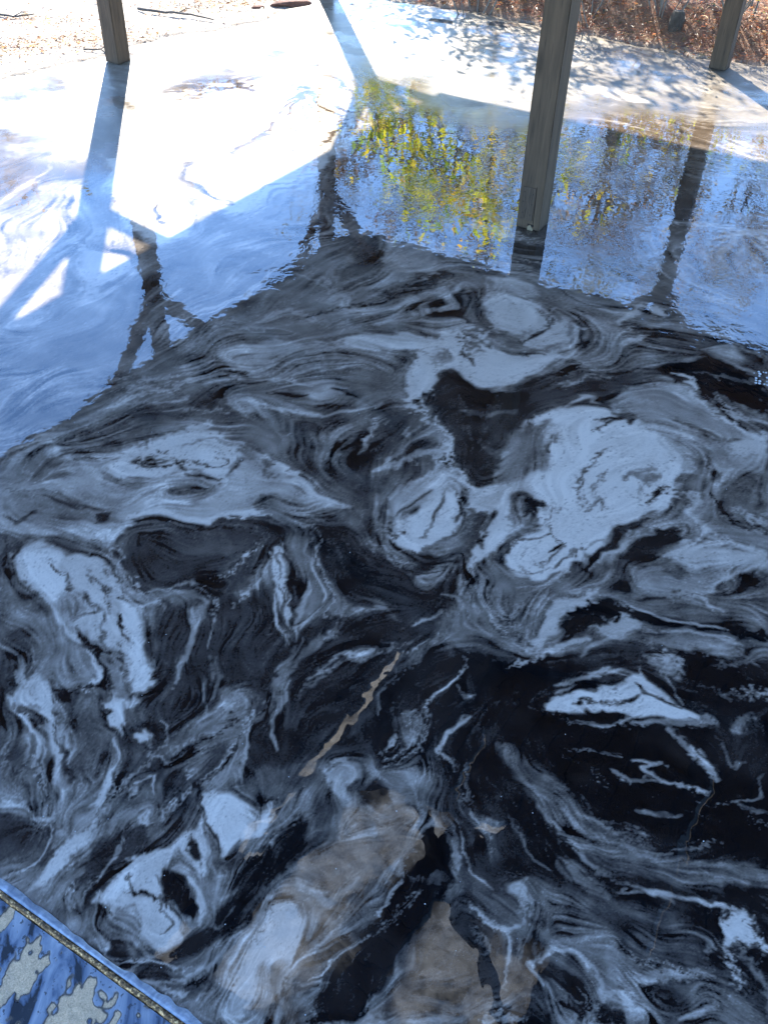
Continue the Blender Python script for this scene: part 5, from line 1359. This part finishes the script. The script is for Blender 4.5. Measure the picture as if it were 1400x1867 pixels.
# saplings whose leaves throw the dappled shade on the far edge of the floor and shine in its reflection
tree('sapling', .12, 9.55, 2.5, .018, 3, 'yellow green leafy sapling reflected left of the nearest post', 'sapling', 'autumn saplings behind the floor', YG, 1250, .105, depth=4, first=.3, lean=(.10, -.05))
tree('sapling', 1.05, 9.75, 2.9, .018, 8, 'orange and gold leafed sapling reflected beside the nearest post', 'sapling', 'autumn saplings behind the floor', OR[:1] + OR[2:4] + YG[:3] + YG[:2], 950, .10, depth=4, first=.35, lean=(.03, -.05))
tree('sapling', .55, 9.0, 2.75, .012, 14, 'slim sapling with a few bright yellow leaves at its tip', 'sapling', 'autumn saplings behind the floor', YG[:2] + OR[:1], 200, .085, depth=3, first=.6, lean=(.06, .05), kids=(1, 2))
tree('sapling', 1.9, 9.7, 2.3, .016, 19, 'thin olive leafed sapling standing behind the needle bank', 'sapling', 'autumn saplings behind the floor', OL + YG[:2], 500, .07, depth=4, first=.3)
tree('sapling', -.35, 9.6, 1.75, .012, 23, 'small sapling with green and rust leaves behind the far corner post', 'sapling', 'autumn saplings behind the floor', YG + OR[1:2], 300, .06, depth=3, first=.35)
# undergrowth on the bank
for (x, y, h, sd_, lab, pal, n_) in (
    (1.38, 7.62, .50, 31, 'low green bush rooted in the needle bank just right of the nearest post', GN[2:] + YG[:1], 200),
    (1.88, 7.52, .60, 37, 'bright yellow green bush at the middle of the needle bank', YG + GN[2:], 260),
    (2.38, 7.42, .52, 41, 'green leafed bush directly left of the right hand post', GN[1:] + YG, 240),
    (2.85, 7.28, .60, 43, 'full green bush behind and right of the right hand post', GN[1:] + YG[:2], 330),
    (.60, 7.95, .40, 47, 'small twiggy bush with a few leaves behind the dark rock', OL, 90)):
    shrub('bush', x, y, h, sd_, lab, 'bushes on the needle bank', pal, n_, .048, stems=9, rad=.5)
# taller trees further back, seen in the reflection
DK = M_BARK
TREES = [
 (1.15, 11.5, 5.6, .055, 51, 'slender dark trunked leaning tree behind the saplings', 60, (-.10, 0), BR_),
 (.55, 14.5, 6.0, .09, 53, 'bare tree with a dense grey twiggy crown behind the yellow sapling', 900, (0, 0), BR_),
 (-1.3, 16.0, 6.3, .09, 57, 'bare grey tree straight behind the far corner post', 500, (.03, 0), OL),
 (2.9, 15.0, 6.6, .10, 59, 'tall bare tree with brown leaves clinging on, right of the nearest post', 700, (.04, 0), BR_),
 (4.4, 16.5, 7.6, .11, 61, 'tallest olive tinged tree behind the needle bank', 900, (0, 0), OL),
 (6.2, 17.5, 7.2, .10, 67, 'broad twiggy tree beyond the right hand post', 1500, (-.03, 0), OL + BR_),
 (8.4, 18.5, 6.4, .10, 71, 'farthest right tree with thin olive foliage', 1300, (0, 0), OL + YG[:1]),
 (-5.2, 19.0, 5.0, .08, 73, 'leftmost bare tree beyond the sandy ground', 500, (0, 0), BR_),
 (-7.4, 21.0, 5.6, .09, 79, 'bare tree far off to the left beyond the sand', 500, (.05, 0), OL),
 (-3.4, 13.5, 3.7, .05, 87, 'dense low thicket tree at the left behind the sand', 900, (0, 0), BR_),
 (-4.6, 14.5, 4.1, .06, 89, 'crooked brown tree left of the thicket', 1100, (.08, 0), OL),
 (-6.0, 16.0, 4.6, .07, 91, 'wide twiggy tree second from the far left', 1100, (0, 0), BR_),
 (-2.3, 15.5, 3.9, .05, 93, 'short grey tree between the thicket and the corner post', 700, (0, 0), BR_),
 (3.6, 12.5, 4.2, .06, 83, 'young brown leafed tree between the bushes and the tall trees', 350, (.05, 0), BR_ + OR[3:4]),
]
for (x, y, h, r, sd_, lab, ln, lean, pal) in TREES:
    if y > 12:
        ln = int(ln * 2.6)
        x, y, h, r = x * 1.45, y * 1.45, (h + 1.8) * 1.45 - 1.8, r * 1.4
    tree('bare_tree', x, y, h, r, sd_, lab, 'tree', 'bare trees in the background', pal, ln, .15 if y > 13 else .09, depth=5 if h > 6 else 4, lean=lean, first=.35, kids=(2, 3))

# ------------------------------------------------------------------ litter
def scatter(name, n, fx, size, pal, aspect, seed, curl=.25, lift=.004, mat=None):
    rng = np.random.default_rng(seed)
    xy = fx(rng, n)
    z = ground_z(xy[:, 0], xy[:, 1]) + rng.uniform(.001, lift, len(xy))
    a = rng.uniform(0, 2 * math.pi, len(xy))
    d = np.stack([np.cos(a), np.sin(a), rng.normal(0, .12, len(xy))], 1)
    o = leaves_mesh(name, np.column_stack([xy, z]), d * 3, size, pal, rng, None, mat or M_LITTER, flat=True, aspect=aspect, curl=curl)
    tag(o, kind='stuff'); return o
def off_floor(xy, m_=.02):
    u_, w_ = uw(xy[:, 0], xy[:, 1])
    le = -.02 - .30 * np.exp(-((u_ - 3.1) / 1.0) ** 2) + wob(u_, .7) + .10 * np.exp(-((u_ - .9) / .5) ** 2)
    return (w_ < le + m_) | (u_ < -.13 + wob(w_, 2.1) + m_)
def f_left(rng, n):
    # drifts of dry leaves on the sand left of the floor
    c = np.array([(-2.35, 6.75), (-2.1, 6.9), (-2.6, 6.6), (-1.95, 7.0), (-2.9, 6.4), (-1.7, 7.75), (-2.6, 7.3), (-1.4, 7.95), (-1.1, 8.15)])
    k_ = rng.integers(0, len(c), n)
    xy = c[k_] + rng.normal(0, 1, (n, 2)) * [.20, .10]
    s = rng.random(n) < .35
    xy[s] = np.column_stack([rng.uniform(-4.2, -.6, s.sum()), rng.uniform(5.6, 9.0, s.sum())])
    return xy[off_floor(xy)]
LIT = [(.42, .20, .07), (.34, .16, .06), (.50, .30, .10), (.25, .12, .05), (.16, .10, .06), (.55, .42, .22)]
scatter('leaf_litter', 4200, f_left, .034, LIT, .32, 101, lift=.012)
def f_bank(rng, n):
    xy = np.column_stack([rng.uniform(.1, 4.5, n), rng.uniform(6.6, 10.2, n)])
    u_, w_ = uw(xy[:, 0], xy[:, 1])
    keep_ = (u_ < -.17 + wob(w_, 2.1)) & (w_ > .8 + rng.normal(0, .2, n)) & (rng.random(n) < np.clip(1.4 + u_ * .25, .2, 1))
    return xy[keep_]
NEE = [(.66, .22, .09), (.55, .17, .07), (.74, .32, .14), (.38, .13, .06), (.62, .38, .20), (.80, .60, .38)]
scatter('needle_litter', 52000, f_bank, .055, NEE, .085, 103, curl=.5, lift=.045)
scatter('needle_litter', 5000, f_bank, .05, LIT + OL, .4, 104, curl=.4, lift=.05)
def f_far(rng, n):
    xy = np.column_stack([rng.uniform(-9, 9, n), rng.uniform(9, 16, n)]); return xy
scatter('leaf_litter', 6000, f_far, .08, LIT + NEE, .4, 105, curl=.4, lift=.03)
def f_edge(rng, n):
    w_ = rng.uniform(.3, 4.6, n); u_ = -.13 + wob(w_, 2.1) + rng.normal(-.03, .05, n)
    return np.column_stack([d0[0] + uu[0] * u_ + ww[0] * w_, d0[1] + uu[1] * u_ + ww[1] * w_])
scatter('leaf_litter', 900, f_edge, .03, LIT + NEE, .3, 106, lift=.02)

# sticks
def stick(name, pts, r, label, seed):
    VL, FL = [], []
    rg = random.Random(seed)
    P3 = [Vector((x, y, float(ground_z(x, y)) + r * 1.1 + .004 + dz)) for x, y, dz in pts]
    root = P3[0].copy()
    fine_ = []
    for a, b in zip(P3[:-1], P3[1:]):
        for i in range(4): fine_.append(a.lerp(b, i / 4) + Vector((rg.gauss(0, .003), rg.gauss(0, .003), rg.gauss(0, .002))) - root)
    fine_.append(P3[-1] - root)
    tube_into(VL, FL, fine_, [r * (1 - .6 * i / len(fine_)) for i in range(len(fine_))], 6)
    # side twig
    m_ = fine_[len(fine_) // 2]
    tube_into(VL, FL, [m_, m_ + Vector((.05, .04, .02)), m_ + Vector((.09, .10, .015))], [r * .5, r * .35, r * .15], 5)
    o = mesh_obj(name, VL, FL, M_BARK, None, True); o.location = root
    tag(o, label, 'stick', 'fallen sticks on the sand'); return o
stick('fallen_branch', [(-1.98, 7.64, 0), (-1.75, 7.55, .01), (-1.55, 7.48, .01), (-1.37, 7.40, 0)], .011, 'long dark fallen branch on the sand right of the left post', 1)
stick('fallen_branch', [(-1.62, 7.95, 0), (-1.55, 7.75, .02), (-1.50, 7.60, .02)], .004, 'thin curved twig lying against the long fallen branch', 2)
stick('fallen_branch', [(-2.95, 7.35, 0), (-2.80, 7.30, 0), (-2.66, 7.36, .01)], .009, 'short bent dark stick at the top left of the sand', 3)
stick('fallen_branch', [(-2.10, 6.58, 0), (-1.98, 6.56, .01), (-1.88, 6.49, 0)], .006, 'small reddish stick beside the foot of the left post', 4)
stick('fallen_branch', [(-.42, 8.15, .02), (-.22, 7.93, .02), (-.05, 7.78, .01)], .008, 'dark curved twig lying right of the far corner post', 5)

# stones and bark
def lump(name, x, y, sx, sy, sz, mat, label, cat, seed, rot=0.0, sink=.25):
    bm = bmesh.new(); bmesh.ops.create_icosphere(bm, subdivisions=4, radius=1)
    for v in bm.verts:
        p = v.co
        n1_ = math.sin(p.x * 3.1 + seed) * math.sin(p.y * 2.7 + seed * 2) * math.sin(p.z * 3.3 + seed)
        n2_ = math.sin(p.x * 8 + seed) * math.sin(p.y * 9 + 1) * math.sin(p.z * 7 + seed)
        f = 1 + .22 * n1_ + .08 * n2_
        v.co = Vector((p.x * sx * f, p.y * sy * f, max(-.6, min(.75, p.z * f)) * sz))
    o = bm_obj(name, bm, mat, None, True)
    o.location = (x, y, float(ground_z(x, y)) + sz * (.6 - sink)); o.rotation_euler = (0, 0, rot)
    tag(o, label, cat); return o
def rock_mat(name, a, b):
    k = N(name); n_ = k.noise(k.pos(), 14, 5, .65); n2_ = k.noise(k.pos(), 70, 3)
    k.l(k.ramp(n_, [(.3, a), (.7, b)]), k.p.inputs['Base Color']); k.p.inputs['Roughness'].default_value = .9
    k.bump(k.math('ADD', n_, k.math('MULTIPLY', n2_, .5)), .8, .02); return k.m
M_R1 = rock_mat('dark_rock', (.05, .038, .028), (.15, .115, .09)); M_R2 = rock_mat('grey_stone', (.045, .036, .028), (.14, .115, .09)); M_R3 = rock_mat('red_brown_bark', (.10, .04, .025), (.24, .11, .07))
lump('rock', .30, 7.62, .17, .08, .055, M_R1, 'flat dark brown rock at the far edge of the floor', 'rock', 2, -.35)
lump('rock', .72, 7.58, .13, .08, .06, M_R1, 'rounder brown rock hidden behind the top of the nearest post', 'rock', 5, -.4)
lump('stone', 1.97, 7.36, .055, .05, .10, M_R2, 'upright grey brown stone in the needle bank left of the right hand post', 'stone', 7, .3)
lump('stone', 1.62, 7.88, .10, .07, .06, M_R2, 'weathered grey stone half buried high on the needle bank', 'stone', 9, .3)
lump('stone', 2.62, 7.02, .07, .045, .04, M_R2, 'low mossy stone right of the foot of the right hand post', 'stone', 11, -.4)
lump('bark_slab', -.86, 7.98, .16, .05, .030, M_R3, 'reddish brown slab of bark on the sand left of the far corner post', 'bark', 13, .25, .35)
lump('bark_slab', -1.10, 7.84, .05, .03, .018, M_R3, 'small curled piece of red bark at the tip of the bark slab', 'bark', 17, .5, .35)

# ------------------------------------------------------------------ air bubbles and grit caught in the resin
k = N('clear_bubble'); k.p.inputs['Base Color'].default_value = (.45, .48, .52, 1); k.p.inputs['Roughness'].default_value = .02; k.p.inputs['IOR'].default_value = 1.7
def bubbles(spots, name):
    VL, FL = [], []
    for (x, y, r) in spots:
        b = len(VL)
        VL.append(Vector((x, y, r * .8)))
        for ring, (rz, rr_) in enumerate(((.62, .62), (.30, .9), (-.1, 1.0))):
            for j in range(10):
                a = 2 * math.pi * j / 10
                VL.append(Vector((x + math.cos(a) * r * rr_, y + math.sin(a) * r * rr_, r * rz * .8)))
        for j in range(10): FL.append((b, b + 1 + j, b + 1 + (j + 1) % 10))
        for q in range(2):
            for j in range(10):
                FL.append((b + 1 + q * 10 + j, b + 11 + q * 10 + j, b + 11 + q * 10 + (j + 1) % 10, b + 1 + q * 10 + (j + 1) % 10))
    o = mesh_obj(name, VL, FL, k.m, None, True); tag(o, kind='stuff')
rg = random.Random(9)
sp = []
for _ in range(150):
    y = .6 + 4.2 * rg.random() ** 1.3; x = rg.uniform(-.55, .55) * (y + .4)
    sp.append((x, y, rg.uniform(.0007, .0017) * (.8 + .12 * y)))
bubbles(sp, 'air_bubbles')
sp = []
for i in range(8):
    for j in range(6):
        if rg.random() < .8: sp.append((1.31 + i * .013 + rg.gauss(0, .002) + j * .004, 2.82 + j * .016 - i * .004 + rg.gauss(0, .002), rg.uniform(.003, .006)))
bubbles(sp, 'foam_bubbles')
